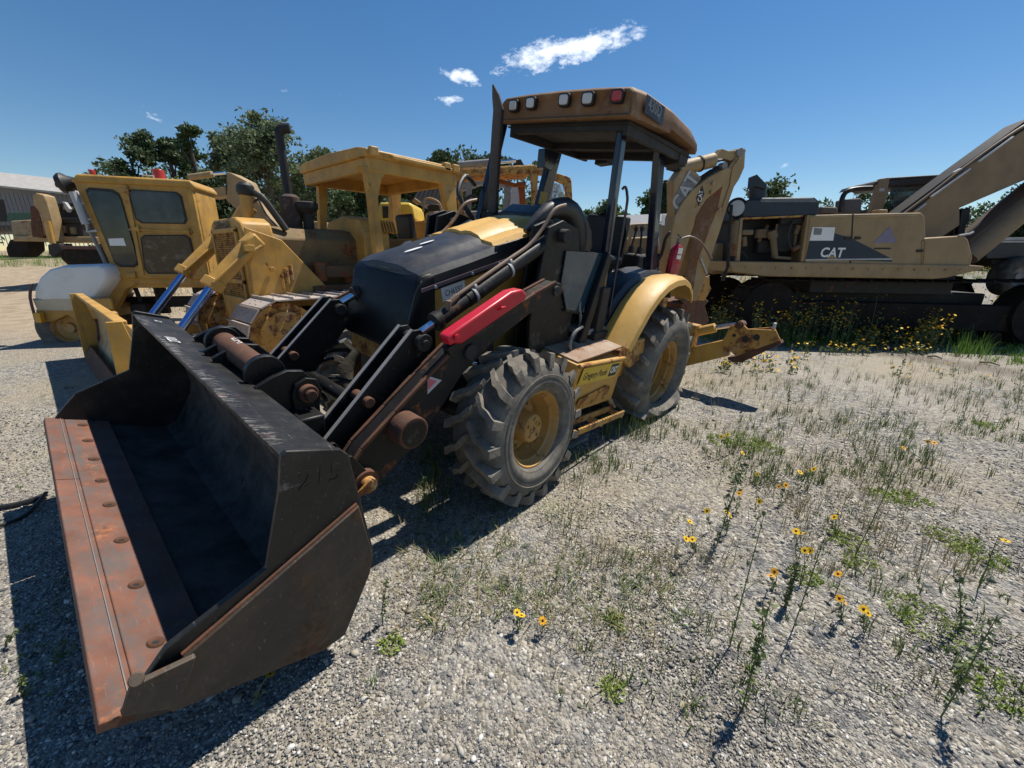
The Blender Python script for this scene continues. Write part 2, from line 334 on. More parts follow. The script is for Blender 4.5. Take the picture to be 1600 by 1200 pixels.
    h=N.new('ShaderNodeMath'); h.operation='ADD'; L.new(vo.outputs['Distance'],h.inputs[0]); h2=N.new('ShaderNodeMath'); h2.operation='MULTIPLY'; L.new(vo2.outputs['Distance'],h2.inputs[0]); h2.inputs[1].default_value=1.2; L.new(h2.outputs[0],h.inputs[1]); L.new(h.outputs[0],bp.inputs['Height'])
    bp2=N.new('ShaderNodeBump'); bp2.inputs['Strength'].default_value=.6; bp2.inputs['Distance'].default_value=.05; L.new(nz(3,8,.65),bp2.inputs['Height']); L.new(bp2.outputs[0],bp.inputs['Normal']); L.new(bp.outputs[0],b.inputs['Normal'])
    q=B(); n=160; rads=[0]+[.25*1.068**i for i in range(125)]; prev=None; v0=q.bm.verts.new((CAM.x,CAM.y,hgt(CAM.x,CAM.y)))
    for r in rads[1:]:
        ring=[]
        for k in range(n):
            a=2*math.pi*k/n; x=CAM.x+r*math.cos(a); y=CAM.y+r*math.sin(a); ring.append(q.bm.verts.new((x,y,hgt(x,y))))
        for k in range(n):
            if prev: q.bm.faces.new((prev[k],prev[(k+1)%n],ring[(k+1)%n],ring[k]))
            else: q.bm.faces.new((v0,ring[k],ring[(k+1)%n]))
        prev=ring
    obj('ground',q,m,kind='structure',ang=180)
    return m
GM=build_ground()
# ================================================================ backhoe loader
VR,VPI,VZ=-.111,-.033,-.072
BH=thing('backhoe_loader','black and yellow backhoe loader in the foreground with a wide black front bucket','backhoe loader',(0,0,VZ),(VR,VPI,0))
MV=MW(BH)
def P2(l,y): return PP(MV,l,'y',y)
def XZ(l,y): return [Vector((x,y,z)) for x,z in l]
def both(f):
    for s in (1,-1): f(s)
# ---- bucket
BRM=Matrix.Translation((3.9,0,0))@Euler((.0239,0,-.0047)).to_matrix().to_4x4()@Matrix.Translation((-3.9,0,0))
MB_=MV@BRM
W2=1.205
outer=[(3.715,1.018),(3.52,.966),(3.502,.94),(3.472,.79),(3.417,.50),(3.432,.395),(3.54,.165),(3.63,.15),(4.06,.285)]
inner=[(4.06,.312),(3.66,.182),(3.585,.205),(3.475,.41),(3.462,.50),(3.515,.77),(3.60,.905),(3.70,.975)]
b=B(); b.prism(XZ(outer+inner,-W2),(0,2*W2,0))
bucket=obj('bucket',b,BKB,BH,bev=.006); bucket.matrix_local=BRM
b=B(); # dull dirty lining plate, 4 mm proud of the back and floor
inn=[(4.03,.3065),(3.66,.187),(3.59,.21),(3.482,.413),(3.469,.502),(3.521,.767),(3.603,.897),(3.69,.962)]
b.loft([[Vector((x,y,z)) for x,z in inn] for y in (-W2+.01,W2-.01)],closed=False)
bl=obj('wear_liner',b,BKI,bucket)
sidep=[(3.715,1.02),(3.70,1.035),(3.53,.985),(3.50,.955),(3.468,.79),(3.412,.50),(3.428,.39),(3.54,.155),(3.64,.148),(4.10,.295),(4.20,.345),(4.165,.40),(4.062,.525),(3.79,.635),(3.73,.90)]
for s in (1,-1):
    b=B(); y0=W2 if s>0 else -W2-.022; b.prism(XZ(sidep,y0),(0,.022,0)); o=obj('side_plate',b,BKB,bucket,bev=.004)
    b=B(); dbl=[(3.478,.742),(4.03,.48),(4.11,.37),(4.08,.305),(3.64,.16),(3.552,.168),(3.44,.404),(3.424,.489)]
    b.prism(XZ(dbl,W2+.022 if s>0 else -W2-.044),(0,.022,0)); obj('side_wear_plate',b,BKS,bucket,bev=.004)
    b=B(); b.tube(XZ([(3.478,.742),(4.03,.48)],s*(W2+.028)),.009,6); obj('weld_bead',b,RD,bucket)
# raised welded lettering on the near side plate
text('215',frame((3.60,W2+.0225,.905),(-1,0,-.12),(0,1,0)),.10,BKB,bucket,ext=.002)
# cutting edge
fd=Vector((4.2315-3.63,0,.3479-.15)).normalized(); fn=Vector((-fd.z,0,fd.x))
def edge(name,x0,x1,t0,t1,ya,yb,m):
    p=Vector((3.63,0,.15)); k0=(x0-3.63)/fd.x; k1=(x1-3.63)/fd.x; b=B()
    pts=[p+fd*k0+fn*t0,p+fd*k1+fn*t0,p+fd*k1+fn*t1,p+fd*k0+fn*t1]
    b.prism([Vector((q.x,ya,q.z)) for q in pts],(0,yb-ya,0)); return obj(name,b,m,bucket,bev=.004)
edge('cutting_edge',3.955,4.155,.028,.046,-W2+.002,W2-.002,RU)
edge('cutting_edge_tip',4.156,4.235,.012,.046,-W2-.022,-.31,RU)
edge('cutting_edge_tip',4.156,4.235,.012,.046,-.304,W2+.022,RU)
edge('edge_backing',3.95,4.17,-.008,.010,-W2,W2,RD)
b=B(); b.tube([Vector((3.63,y,.15))+fd*(.57)+fn*.049 for y in (-W2,W2)],.002,4); obj('seam_bead',b,GRY,bucket)
ys=[-1.1,-.83,-.55,-.27,.0,.33,.66,.99]
b0=B(); b0.lathe([(0,.0),(.0,.010),(.004,.013),(.007,.021),(.001,.025)],(0,0,0),(0,0,1),14); bm_=obj('bolt',b0,RD,bucket); bm_.data.materials.append(BLP)
for p_ in bm_.data.polygons:
    if all((Vector(bm_.data.vertices[i].co).xy.length<.0125) for i in p_.vertices): p_.material_index=1
b1=B(); b1.lathe([(0,0),(.002,.011)],(0,0,0),(0,0,1),8)
q=fd.to_track_quat('X','Z')
for i,y in enumerate(ys):
    o=bm_ if i==0 else bm_.copy()
    if i: S.collection.objects.link(o); o.parent=bucket
    p=Vector((3.63,0,.15))+fd*.478+fn*.0465; o.location=(p.x,y,p.z); o.rotation_euler=(0,-math.atan2(fd.z,fd.x),0)
# near lip bracket
pl=[AT(MB_,u,v,'y',W2+.045) for u,v in ((203,1066),(304,1019),(284,1082),(262,1100),(188,1112),(196,1085))]
b=B(); b.prism(pl,(0,.02,0)); b.cyl(AT(MB_,213,1062,'y',W2+.03),AT(MB_,213,1062,'y',W2+.085),.018,n=12); obj('lip_bracket',b,BKS,bucket,bev=.003)
# chalk scribble on the top plate
tm=frame((3.655,-.42,1.0115),(0,-1,0),(-.26,0,.966))
text('2701',tm,.07,WHP,bucket,'chalk_mark',ext=.0004,shear=.2)
text('27',frame((3.62,-.98,1.0025),(0,-1,0),(-.26,0,.966)),.045,WHP,bucket,'chalk_mark',ext=.0004,shear=.3)
# bucket ears
for y in (.86,.70,-.70,-.86,.42,-.42):
    b=B(); b.prism(XZ([(3.47,.75),(3.41,.50),(3.32,.46),(3.24,.52),(3.22,.60),(3.30,.72)],y-.012),(0,.024,0)); obj('hinge_ear',b,BK,bucket,bev=.003)
# ---- quick coupler
b=B()
hook=[(395,604),(420,588),(445,577),(470,577),(489,592),(496,620),(500,700),(460,690),(430,640),(400,620)]
b.prism(P2(hook,.43),(0,.028,0)); cp=obj('quick_coupler',b,BK,BH,bev=.004)
b=B(); b.prism([p+Vector((0,-.95,0)) for p in P2(hook,.43)],(0,.028,0)); obj('hook_plate',b,BK,cp,bev=.004)
for y in (-.02,-.16):
    b=B(); b.prism([p+Vector((.04,y-.43,.02)) for p in P2(hook,.43)],(0,.028,0)); obj('hook_plate',b,BK,cp,bev=.004)
a=AT(MV,478,612,'y',.47)
b=B(); b.prism([Vector((a.x,.462,a.z))+Vector((x,0,z)) for x,z in ((.05,.05),(0,.075),(-.05,.06),(-.075,.0),(-.05,-.10),(.03,-.28),(.07,-.27),(.06,-.1),(.07,0))],(0,.022,0)); obj('link_plate',b,BK,cp,bev=.004)
b=B(); b.cyl((a.x,.40,a.z),(a.x,.515,a.z),.045,n=20); b.cyl((a.x,.515,a.z),(a.x,.54,a.z),.028,n=14); obj('pivot_pin',b,RD,cp,bev=.004)
b=B(); b.cyl((a.x+.03,.46,a.z-.13),(a.x+.03,.53,a.z-.13),.02,n=12); obj('pivot_pin',b,RU,cp,bev=.003)
tx,tz=3.47,1.02
b=B(); b.cyl((tx,-.22,tz),(tx,.34,tz-.0),.058,n=24); tt=obj('torque_tube',b,RD,cp,bev=.004)
for ya in (.34,-.26):
    b=B(); b.cyl((tx,ya,tz),(tx,ya+.04,tz),.088,n=24); obj('tube_collar',b,BK,cp,bev=.004)
text('2CM4',frame((tx,-.02,tz+.0585),(0,-1,0),(0.35,0,.93)),.05,WHP,cp,'chalk_mark',ext=.0004,shear=.2)
b=B(); b.tube([(a.x+.01,.50,a.z-.08),(a.x+.05,.50,a.z-.2),(a.x+.12,.50,a.z-.33)],.009,8); obj('release_rod',b,RU,cp)
b=B(); b.bar((3.36,-.6,.80),(3.36,.6,.80),.12,.10); b.bar((3.30,-.85,.60),(3.30,.85,.60),.10,.10); obj('coupler_crossbeam',b,BK,cp,bev=.01)
# ---- loader arms
armtop=[(3.30,.66),(3.24,.74),(3.06,.885),(2.88,1.03),(2.70,1.165),(2.45,1.28),(2.06,1.44),(1.86,1.51),(1.78,1.50),(1.74,1.46)]
armbot=[(1.76,1.42),(1.82,1.39),(2.08,1.31),(2.42,1.14),(2.62,1.0),(2.78,.80),(2.90,.655),(3.06,.56),(3.18,.47),(3.28,.47),(3.34,.56)]
def arm(s):
    y=.735 if s>0 else -.52
    yc=y+.04
    b=B(); b.prism(XZ(armtop+armbot,y),(0,.08,0)); a=obj('loader_arm',b,RO,BH,bev=.008)
    b=B()
    for (p,q_) in zip(armtop[:-3],armtop[1:-2]): [b.bar((p[0],yc+yy,p[1]),(q_[0],yc+yy,q_[1]),.02,.018) for yy in (-.047,.047)]
    obj('arm_flange',b,RD,a,bev=.003)
    b=B(); b.cyl((3.02,s*.70 if s>0 else yc-.06,.80),(3.02,s*.93 if s>0 else yc+.06,.80),.085,n=28); obj('cross_tube_end',b,RD,a,bev=.006)
    b=B(); b.cyl((3.02,.931 if s>0 else yc-.064,.80),(3.02,.934 if s>0 else yc-.061,.80),.068,n=28); obj('tube_end_plate',b,BK,a)
    b=B(); b.cyl((3.24,yc-.09,.575),(3.24,yc+.095,.575),.065,n=24); obj('bucket_pin_boss',b,RD,a,bev=.005)
    b=B(); b.cyl((3.24,yc+.095,.575),(3.24,yc+.125,.575),.04,n=18); b.box((3.27,yc+.13,.58),(.09,.01,.035),(0,.6,0)); obj('bucket_pin',b,YR,a,bev=.003)
    b=B(); b.cyl((2.58,y-.03,1.13),(2.58,y+.10,1.13),.045,n=18); obj('arm_pin',b,DK,a,bev=.004)
    b=B(); b.cyl((1.83,y-.12,1.45),(1.83,y+.095,1.45),.035,n=18); obj('arm_pin',b,DK,a,bev=.004)
both(arm)
b=B(); b.cyl((3.02,-.48,.74),(3.02,.70,.76),.045,n=24); obj('arm_cross_tube',b,BK,BH)
# arm dark inner web
b=B(); b.bar((2.3,-.70,1.1),(2.3,.70,1.1),.10,.12); obj('arm_cross_beam',b,BK,BH,bev=.01)
# ---- tilt levers
def lever(s):
    base=P2([(637,514),(649,512),(661,524),(664,545),(640,590),(600,632),(560,680),(520,735),(478,720),(500,688),(560,612)],.62)
    b=B()
    oy=0 if s>0 else .33
    for y in (.545-oy,.655-oy): b.prism([Vector((p.x,s*(y-.009),p.z)) for p in base],(0,.018*s,0))
    l=obj('tilt_lever',b,BK,BH,bev=.003)
    for y in (.545-oy,.655-oy):
        b=B(); up=[base[i] for i in (10,0)]; u0=Vector((3.335,s*y,.745)); u1=Vector((base[0].x,s*y,base[0].z)); b.bar(u0+Vector((0,0,.006)),u1+Vector((0,0,.006)),.024,.004); obj('worn_edge',b,GRY,l)
    p=AT(MV,648,530,'y',.62); b=B(); b.cyl((p.x,s*(.50-oy),p.z),(p.x,s*(.70-oy),p.z),.036,n=18); b.cyl((p.x,s*(.70-oy),p.z),(p.x,s*(.712-oy),p.z),.048,n=20); b.cyl((p.x,s*(.712-oy),p.z),(p.x,s*(.725-oy),p.z),.02,n=12); obj('lever_pin',b,DK,l,bev=.003)
    p=AT(MV,572,626,'y',.66); b=B(); b.cyl((p.x,s*(.50-oy),p.z),(p.x,s*(.70-oy),p.z),.028,n=16); obj('lever_pin',b,RD,l,bev=.004)
    p=AT(MV,648,530,'y',.62)
    # tilt cylinder from lever head to the tower
    e=Vector((1.62,s*(.60-oy),1.80)); st=Vector((p.x,s*(.60-oy),p.z)); d=(e-st).normalized(); Ln=(e-st).length
    b=B(); b.cyl(st+d*.02,st+d*.17,.024,n=18); c=obj('tilt_cylinder',b,CH,BH)
    b=B(); b.cyl(st+d*.16,st+d*.20,.056,n=22); b.cyl(st+d*.20,st+d*.42,.047,n=22); obj('cylinder_gland',b,RO,c,bev=.004)
    b=B(); b.cyl(st+d*.42,e,.050,n=24); obj('cylinder_barrel',b,BK,c)
    for k in (.47,.80):
        b=B(); b.cyl(st+d*k,st+d*(k+.018),.056,n=20); b.cyl(st+d*k+Vector((0,s*.01,.05)),st+d*(k+.018)+Vector((0,s*.01,.05)),.025,n=12); obj('hose_clamp',b,LGY,c,bev=.002)
    b=B(); o_=Vector((0,s*.012,.072)); b.tube([st+d*.26+Vector((0,s*.02,.045)),st+d*.275+o_*.9,st+d*.34+o_,st+d*.5+o_,st+d*.80+o_,st+d*1.0+o_,st+d*1.12+o_+Vector((-.02,0,.06)),st+d*1.22+o_+Vector((-.03,0,.14)),st+d*1.34+o_+Vector((-.05,0,.13))],.0125,10,sub=4); obj('hydraulic_line',b,HOSE,c)
    b=B(); b.cyl(st+d*.27+o_*.8,st+d*.33+o_,.02,n=8); b.cyl(st+d*.25+Vector((0,s*.02,.03)),st+d*.25+Vector((0,s*.02,.085)),.018,n=8); obj('line_fitting',b,HOSE,c,bev=.002)
both(lever)
# lift cylinder below arms
def lift(s):
    b=B(); b.cyl((2.60,s*.60,1.02),(1.75,s*.60,.80),.03,n=14); l=obj('lift_cylinder',b,CH,BH); b=B(); b.cyl((2.3,s*.6,.94),(1.4,s*.60,.71),.05,n=18); obj('cylinder_barrel',b,BK,l)
both(lift)
# ---- red boom lock strut
ra=P2([(699,528),(706,521),(800,456),(817,452),(824,460),(822,469),(722,538),(712,537),(704,541)],.86)
b=B(); b.prism(ra,(0,-.075,0)); rs=obj('red_lock_strut',b,RED,BH,bev=.012,seg=3)
b=B(); p=AT(MV,713,527,'y',.862); b.lathe([(0,0),(0,.018),(.012,.018),(.014,0)],(p.x,.862,p.z),(0,1,0),14); p2=AT(MV,779,484,'y',.862); b.tube([p2,p2+Vector((.0,.02,.015)),p2+Vector((-.03,.02,.018)),p2+Vector((-.03,0,.005))],.006,6); obj('strut_pin',b,RED,rs)
b=B(); b.bar(AT(MV,702,540,'y',.82)+Vector((.02,0,-.03)),AT(MV,812,470,'y',.82),.05,.05); obj('strut_channel',b,BK,rs,bev=.004)
# warning triangle sticker on the arm
tri=[AT(MV,u,v,'y',.8172) for u,v in ((668,587),(690,594),(668,616))]
b=B(); b.prism(tri,(0,.0012,0)); obj('triangle_sticker',b,LGY,BH)
b=B(); c_=sum(tri,Vector())/3; b.prism([c_+(p-c_)*.62+Vector((0.01,.0014,.004)) for p in tri],(0,.001,0)); obj('sticker_print',b,mat('pink_print',(.5,.12,.16),.5,bump=0),BH)
# ---- hood, grille, side panels
def hsec(x,w,z,h=.05,drop=.13):
    c=.045
    return [Vector((x,y_,z_)) for y_,z_ in ((-w,z-drop),(-w,z-.05),(-w+.03,z-.012),(-w*.62,z),(-w*.52,z+h*.55),(-w*.30,z+h),(-.05,z+h),(0,z+h*.8),(.05,z+h),(w*.30,z+h),(w*.52,z+h*.55),(w*.62,z),(w-.03,z-.012),(w,z-.05),(w,z-drop))]
b=B(); b.loft([hsec(2.60,.345,1.455,.0,.06),hsec(2.585,.36,1.49,.02,.10),hsec(2.5,.372,1.53,.035,.11),hsec(2.2,.385,1.62,.045,.11),hsec(1.98,.39,1.69,.045,.11)]); hd=obj('hood_front',b,PL,BH,ang=28)
b=B(); b.loft([hsec(1.976,.355,1.712,.045,.03),hsec(1.75,.362,1.785,.05,.045),hsec(1.5,.37,1.85,.05,.05),hsec(1.28,.375,1.895,.03,.05),hsec(1.2,.375,1.90,.02,.05)]); obj('hood_rear',b,YB,BH,ang=28)
for s in (1,-1):
    b=B(); b.prism([Vector((x,s*.386,z)) for x,z in ((1.98,1.575),(1.98,1.685),(1.75,1.745),(1.2,1.86),(1.2,1.72))],(0,s*-.02,0)); obj('hood_skirt',b,PL,BH,bev=.003)
    b=B(); b.bar((2.6,s*.389,1.392),(1.5,s*.394,1.70),.006,.022); t_=obj('hood_trim',b,PUR,BH)
    for x in (2.5,2.2,1.95,1.75):
        z=1.392+(2.6-x)*.28; b=B(); b.cyl((x,s*.39,z-.005),(x,s*.402,z-.005),.010,n=8); obj('trim_screw',b,LGY,t_)
    b=B(); b.prism([Vector((x,s*.368,z)) for x,z in ((2.58,1.39),(2.64,1.05),(2.62,.95),(2.3,.80),(1.5,.85),(1.3,1.1),(1.2,1.72))],(0,s*-.02,0)); obj('engine_side_panel',b,Y,BH,bev=.004)
b=B(); b.bar((2.585,.372,1.38),(1.25,.392,1.745),.004,.03); obj('panel_gap',b,BK,BH)
# label on side panel
lp=frame((2.33,.370,1.385),(-1,0,.27),(0,1,0)); b=B(); b.prism([lp@Vector(p) for p in ((-.1,-.045,0),(.1,-.045,0),(.1,.045,0),(-.1,.045,0))],(0,.0015,0)); lb=obj('white_label',b,WHP,BH)
text('CH6592',lp@Matrix.Translation((0,0,.002)),.055,BLP,lb,ext=.0004,xs=.8)
# white ovals painted on as highlights of the glossy hood
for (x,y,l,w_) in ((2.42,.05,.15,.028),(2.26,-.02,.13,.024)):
    z=1.53+(2.5-x)*.3+.0405; f_=frame((x,y,z+.006),(-1,0,.3),(.3,0,1)); b=B(); b.prism([f_@Vector((l/2*math.cos(t),w_/2*math.sin(t),0)) for t in [i*math.pi/8 for i in range(16)]],(0,0,.003)); obj('hood_highlight',b,WHP,BH,bev=.001)
# grille shell
gs=[(2.50,1.50),(2.585,1.475),(2.615,1.44),(2.70,1.04),(2.69,.99),(2.60,.965),(2.45,.97)]
b=B(); secs=[]
for y,k in ((-.375,.93),(-.355,.985),(-.31,1),(.31,1),(.355,.985),(.375,.93)):
    secs.append([Vector((2.45+(x-2.45)*(k if k>.95 else .80),y,1.22+(z-1.22)*k)) for x,z in gs])
b.loft(secs); gr=obj('grille_shell',b,GP,BH,bev=.008)
b=B(); b.tube([(2.575,-.325,1.452),(2.60,.0,1.472),(2.575,.335,1.455),(2.62,.352,1.36),(2.69,.352,1.05)],.008,6,sub=4); obj('grille_rim',b,PL,gr)
b=B(); b.prism(XZ([(2.60,.96),(2.66,.985),(2.64,.86),(2.5,.74),(2.3,.74),(2.3,.96)],-.36),(0,.72,0)); obj('front_nose_panel',b,YR,BH,bev=.01)
b=B(); b.box((2.60,.35,.99),(.12,.10,.22)); b.cyl((2.68,.30,.86),(2.74,.31,.845),.035,n=14); obj('front_light_box',b,BK,BH,bev=.006)
# ---- exhaust stack
b=B(); ex=[AT(MV,u,v,'y',-.46) for u,v in ((770,335),(773,260),(777,200),(779,172),(775,150),(770,132))]
b.tube([ex[0]-Vector((0,0,.25))]+ex,[.052,.05,.048,.048,.047,.034,.006],14); es=obj('exhaust_stack',b,EXH,BH)
b=B(); b.bar(ex[0]+Vector((.0,.052,-.2)),ex[3]+Vector((0,.05,0)),.012,.02,up=(1,0,0)); obj('stack_seam',b,DK,es)
b=B(); b.box(ex[0]+Vector((0,0,-.02)),(.15,.15,.07)); obj('stack_base',b,DK,es,bev=.01)
b=B(); b.tube([ex[0]+Vector((.1,-.1,-.1)),ex[0]+Vector((.25,-.2,.12)),ex[0]+Vector((.1,-.3,.3)),ex[0]+Vector((-.05,-.32,.25))],.022,8,sub=4); obj('intake_hose',b,RBH,BH)
# ---- loader towers, cowl, front console
def tower(s):
    b=B(); b.prism([Vector((x,s*.62,z)) for x,z in ((1.78,.62),(1.85,1.2),(1.78,1.84),(1.62,1.90),(1.42,1.86),(1.30,1.55),(1.34,.62))],(0,s*.03,0)); b.prism([Vector((x,s*.50,z)) for x,z in ((1.78,.62),(1.85,1.2),(1.78,1.84),(1.62,1.90),(1.42,1.86),(1.30,1.55),(1.34,.62))],(0,s*.03,0)); b.box((1.32,s*.575,1.1),(.02,.14,.9)); t=obj('loader_tower',b,BK,BH,bev=.005)
    b=B(); b.cyl((1.62,s*.48,1.80),(1.62,s*.70,1.80),.045,n=16); obj('tower_pin',b,DK,t,bev=.004)
both(tower)
b=B(); pts=[(1.72,.40,1.80),(1.52,.42,1.955),(1.30,.42,2.0),(1.16,.42,1.93),(1.08,.42,1.80),(1.06,.42,1.62),(1.08,.42,1.5)]
b.tube(pts,[.02,.06,.085,.095,.09,.08,.06],12,sub=3); ho=obj('hose_bundle_guard',b,PL,BH)
b=B()
for k in range(5): b.tube([(1.66,.36+.03*k,1.80),(1.42,.37+.035*k,1.90-.01*k),(1.2,.38+.03*k,1.80),(1.13,.38+.03*k,1.55),(1.2,.40+.03*k,1.2),(1.35,.45+.02*k,.9)],.014,8,sub=4)
obj('hydraulic_hose',b,RBH,BH)
b=B(); b.loft([[Vector((x,-.40,1.70)),Vector((x,-.42,z-.06)),Vector((x,-.3,z)),Vector((x,.3,z)),Vector((x,.42,z-.06)),Vector((x,.40,1.70))] for x,z in ((1.22,1.95),(1.1,2.03),(.95,2.02),(.85,1.93),(.80,1.8))]); obj('dash_cowl',b,PL,BH,bev=.01)
b=B(); b.box((1.05,0,1.4),(.35,.7,.75)); b.box((1.1,.42,1.15),(.3,.2,.7)); obj('front_bulkhead',b,DK,BH,bev=.01)
for k,(z0,z1,x) in enumerate(((1.5,.95,1.22),(1.45,.9,1.15))):
    b=B(); b.tube([(x,.63,z0),(x+.03,.66,z0-.2),(x-.02,.67,z0-.35),(x+.02,.64,z1)],.013,8,sub=4); b.cyl((x,.63,z0-.03),(x,.632,z0+.05),.017,n=8); obj('steel_brake_line',b,GRY,BH)
b=B(); b.cyl((1.32,.80,.78),(1.34,.80,.97),.045,n=16); b.cyl((1.34,.80,.96),(1.345,.80,.985),.05,n=16); obj('oil_filter',b,YR,BH,bev=.004)
b=B(); b.tube([(1.45,.78,.97),(1.52,.80,1.05),(1.48,.80,1.13),(1.35,.78,1.16)],.013,8,sub=4); b.tube([(1.50,.80,.96),(1.38,.84,.93),(1.25,.84,.95)],.013,8,sub=3); obj('grab_line',b,GRY,BH)
# ---- chassis, engine, axles
b=B(); b.box((1.0,.27,.66),(3.1,.06,.30)); b.box((1.0,-.27,.66),(3.1,.06,.30)); b.box((-.6,0,.80),(.9,1.0,.45)); b.box((2.5,0,.72),(.15,.7,.3)); obj('chassis_frame',b,DK,BH,bev=.01)
b=B(); b.box((1.9,0,.98),(1.15,.52,.55)); b.box((2.38,0,1.15),(.12,.6,.5)); b.cyl((2.45,0,.9),(2.52,0,.9),.2,n=20); obj('engine_block',b,DK,BH,bev=.02)
b=B(); b.tube([(2.17,-.9,.50),(2.17,-.3,.52),(2.17,0,.56),(2.17,.3,.52),(2.17,.9,.5)],[.09,.085,.15,.085,.09],14); obj('front_axle',b,DK,BH)
b=B(); b.tube([(0,-.85,.62),(0,-.25,.62),(0,0,.62),(0,.25,.62),(0,.85,.62)],[.13,.15,.22,.15,.13],16); obj('rear_axle',b,DK,BH)
# fittings and hoses ahead of the grille
b=B()
def H(l,r): b.tube([AT(MV,u,v,'x',x) for u,v,x in l],r,8,sub=4)
H([(453,540,2.95),(470,547,2.93),(500,545,2.9),(530,535,2.8)],.014); H([(470,590,2.9),(490,565,2.85),(515,549,2.8),(545,548,2.75)],.016); H([(500,610,3.0),(520,600,2.95),(555,595,2.9)],.012)
H([(510,625,3.05),(495,600,3.0),(520,590,2.95),(550,597,2.85)],.012); H([(460,545,2.9),(490,525,2.8),(520,510,2.7),(535,490,2.65)],.022); H([(440,560,3.0),(470,575,2.9),(520,560,2.8)],.014)
obj('front_hydraulic_hose',b,RBH,BH)
b=B()
for (u,v,x) in ((473,530,2.92),(515,520,2.85),(528,508,2.8),(500,533,2.88)):
    p=AT(MV,u,v,'x',x); b.cyl(p-Vector((0,.0,.035)),p+Vector((0,.01,.03)),.018,n=8); b.box(p,(.05,.05,.035),(.2,.4,.1))
p=AT(MV,455,540,'x',2.95); q_=AT(MV,488,546,'x',2.93); b.tube([p,p+Vector((0,.02,.02)),q_],.016,8,sub=3)
obj('hydraulic_fitting',b,LGY,BH,bev=.002)
# ---- cab floor, tank and step
b=B(); b.box((.62,0,1.08),(1.15,1.45,.05)); obj('cab_floor',b,GRY,BH,bev=.006)
b=B(); b.box((.62,.72,1.03),(.95,.10,.10)); b.box((1.0,.65,1.25),(.12,.2,.4)); obj('floor_skirt',b,DK,BH,bev=.01)
tk=[(1.66,1.0),(1.69,.96),(1.63,.52),(.92,.46),(.86,.50),(.90,.93),(.94,.965)]
b=B(); b.prism([Vector((1.66,.58,.99)),Vector((1.66,.99,.95)),Vector((1.60,.92,.52)),Vector((1.60,.58,.50))],(-.74,0,-.04)); ft=obj('fuel_tank',b,Y,BH,bev=.012)
b=B(); b.box((1.29,.78,.995),(.68,.36,.012),(-.1,0.05,0)); st_=obj('step_tread',b,mat('tread_plate',(.27,.17,.11),.7,rust=.4,dust=.5,dcol=(.4,.36,.3),bump=1,bscale=120),ft,bev=.002)
b=B(); b.cyl((1.66,.995,.945),(.925,.995,.905),.016,n=10); obj('tank_lip',b,YR,ft)
def onface(x,z,off=.0):   # point on sloped outer face of the tank
    t=(.95-z)/.43; return Vector((x,.99-.07*t+.013+off,z))
lb=frame(onface(1.30,.835,.002),(-1,0,-.055),(0,1,-.163))
b=B(); b.prism([lb@Vector(p) for p in ((-.30,-.07,0),(.30,-.07,0),(.30,.07,0),(-.30,.07,0))],lb.to_3x3()@Vector((0,0,.002))); dp=obj('dealer_label',b,YP,ft)
text('Gregory Poole',lb@Matrix.Translation((-.08,-.005,.0025)),.085,BLP,dp,ext=.0004,shear=.15,bold=.001,xs=.72)
b=B(); b.prism([lb@Vector(p) for p in ((.15,-.055,.0022),(.28,-.055,.0022),(.28,.055,.0022),(.15,.055,.0022))],lb.to_3x3()@Vector((0,0,.001))); obj('logo_plate',b,BLP,dp)
text('CAT',lb@Matrix.Translation((.215,0,.0035)),.075,WHP,dp,ext=.0004,bold=.003,xs=.75)
b=B(); b.prism([onface(x,z,.003) for x,z in ((1.50,.64),(1.52,.60),(1.46,.555),(1.08,.54),(1.0,.57),(1.02,.65),(1.1,.68))],(0,-.005,0)); obj('tank_dent',b,YR,ft)
b=B()
for y in (.93,1.06): b.bar((1.62,y,.44),(.86,y,.40),.016,.05)
for x in (1.62,1.25,.88): b.box((x,.995,.42-(1.62-x)*.052),(.02,.14,.045))
for x in (1.62,.88): b.bar((x,.90,.50),(x,.97,.42),.02,.05,up=(1,0,0))
for k in range(18):
    x=1.60-k*.042
    for y in (.93,1.06): b.prism([Vector((x,y-.006,.462-(1.62-x)*.052)),Vector((x-.016,y-.006,.462-(1.62-x)*.052)),Vector((x-.008,y-.006,.474-(1.62-x)*.052))],(0,.012,0))
obj('boarding_step',b,YR,BH,bev=.003)
b=B(); b.box((.6,.62,.80),(.5,.5,.30)); b.prism(XZ([(1.0,.92),(.9,1.03),(.55,1.03),(.5,.85),(.75,.78)],.70),(0,.28,0)); obj('fender_support',b,YR,BH,bev=.01)
# battery box far side
b=B(); b.box((1.25,-.80,.72),(.75,.40,.48)); obj('battery_box',b,Y,BH,bev=.015)
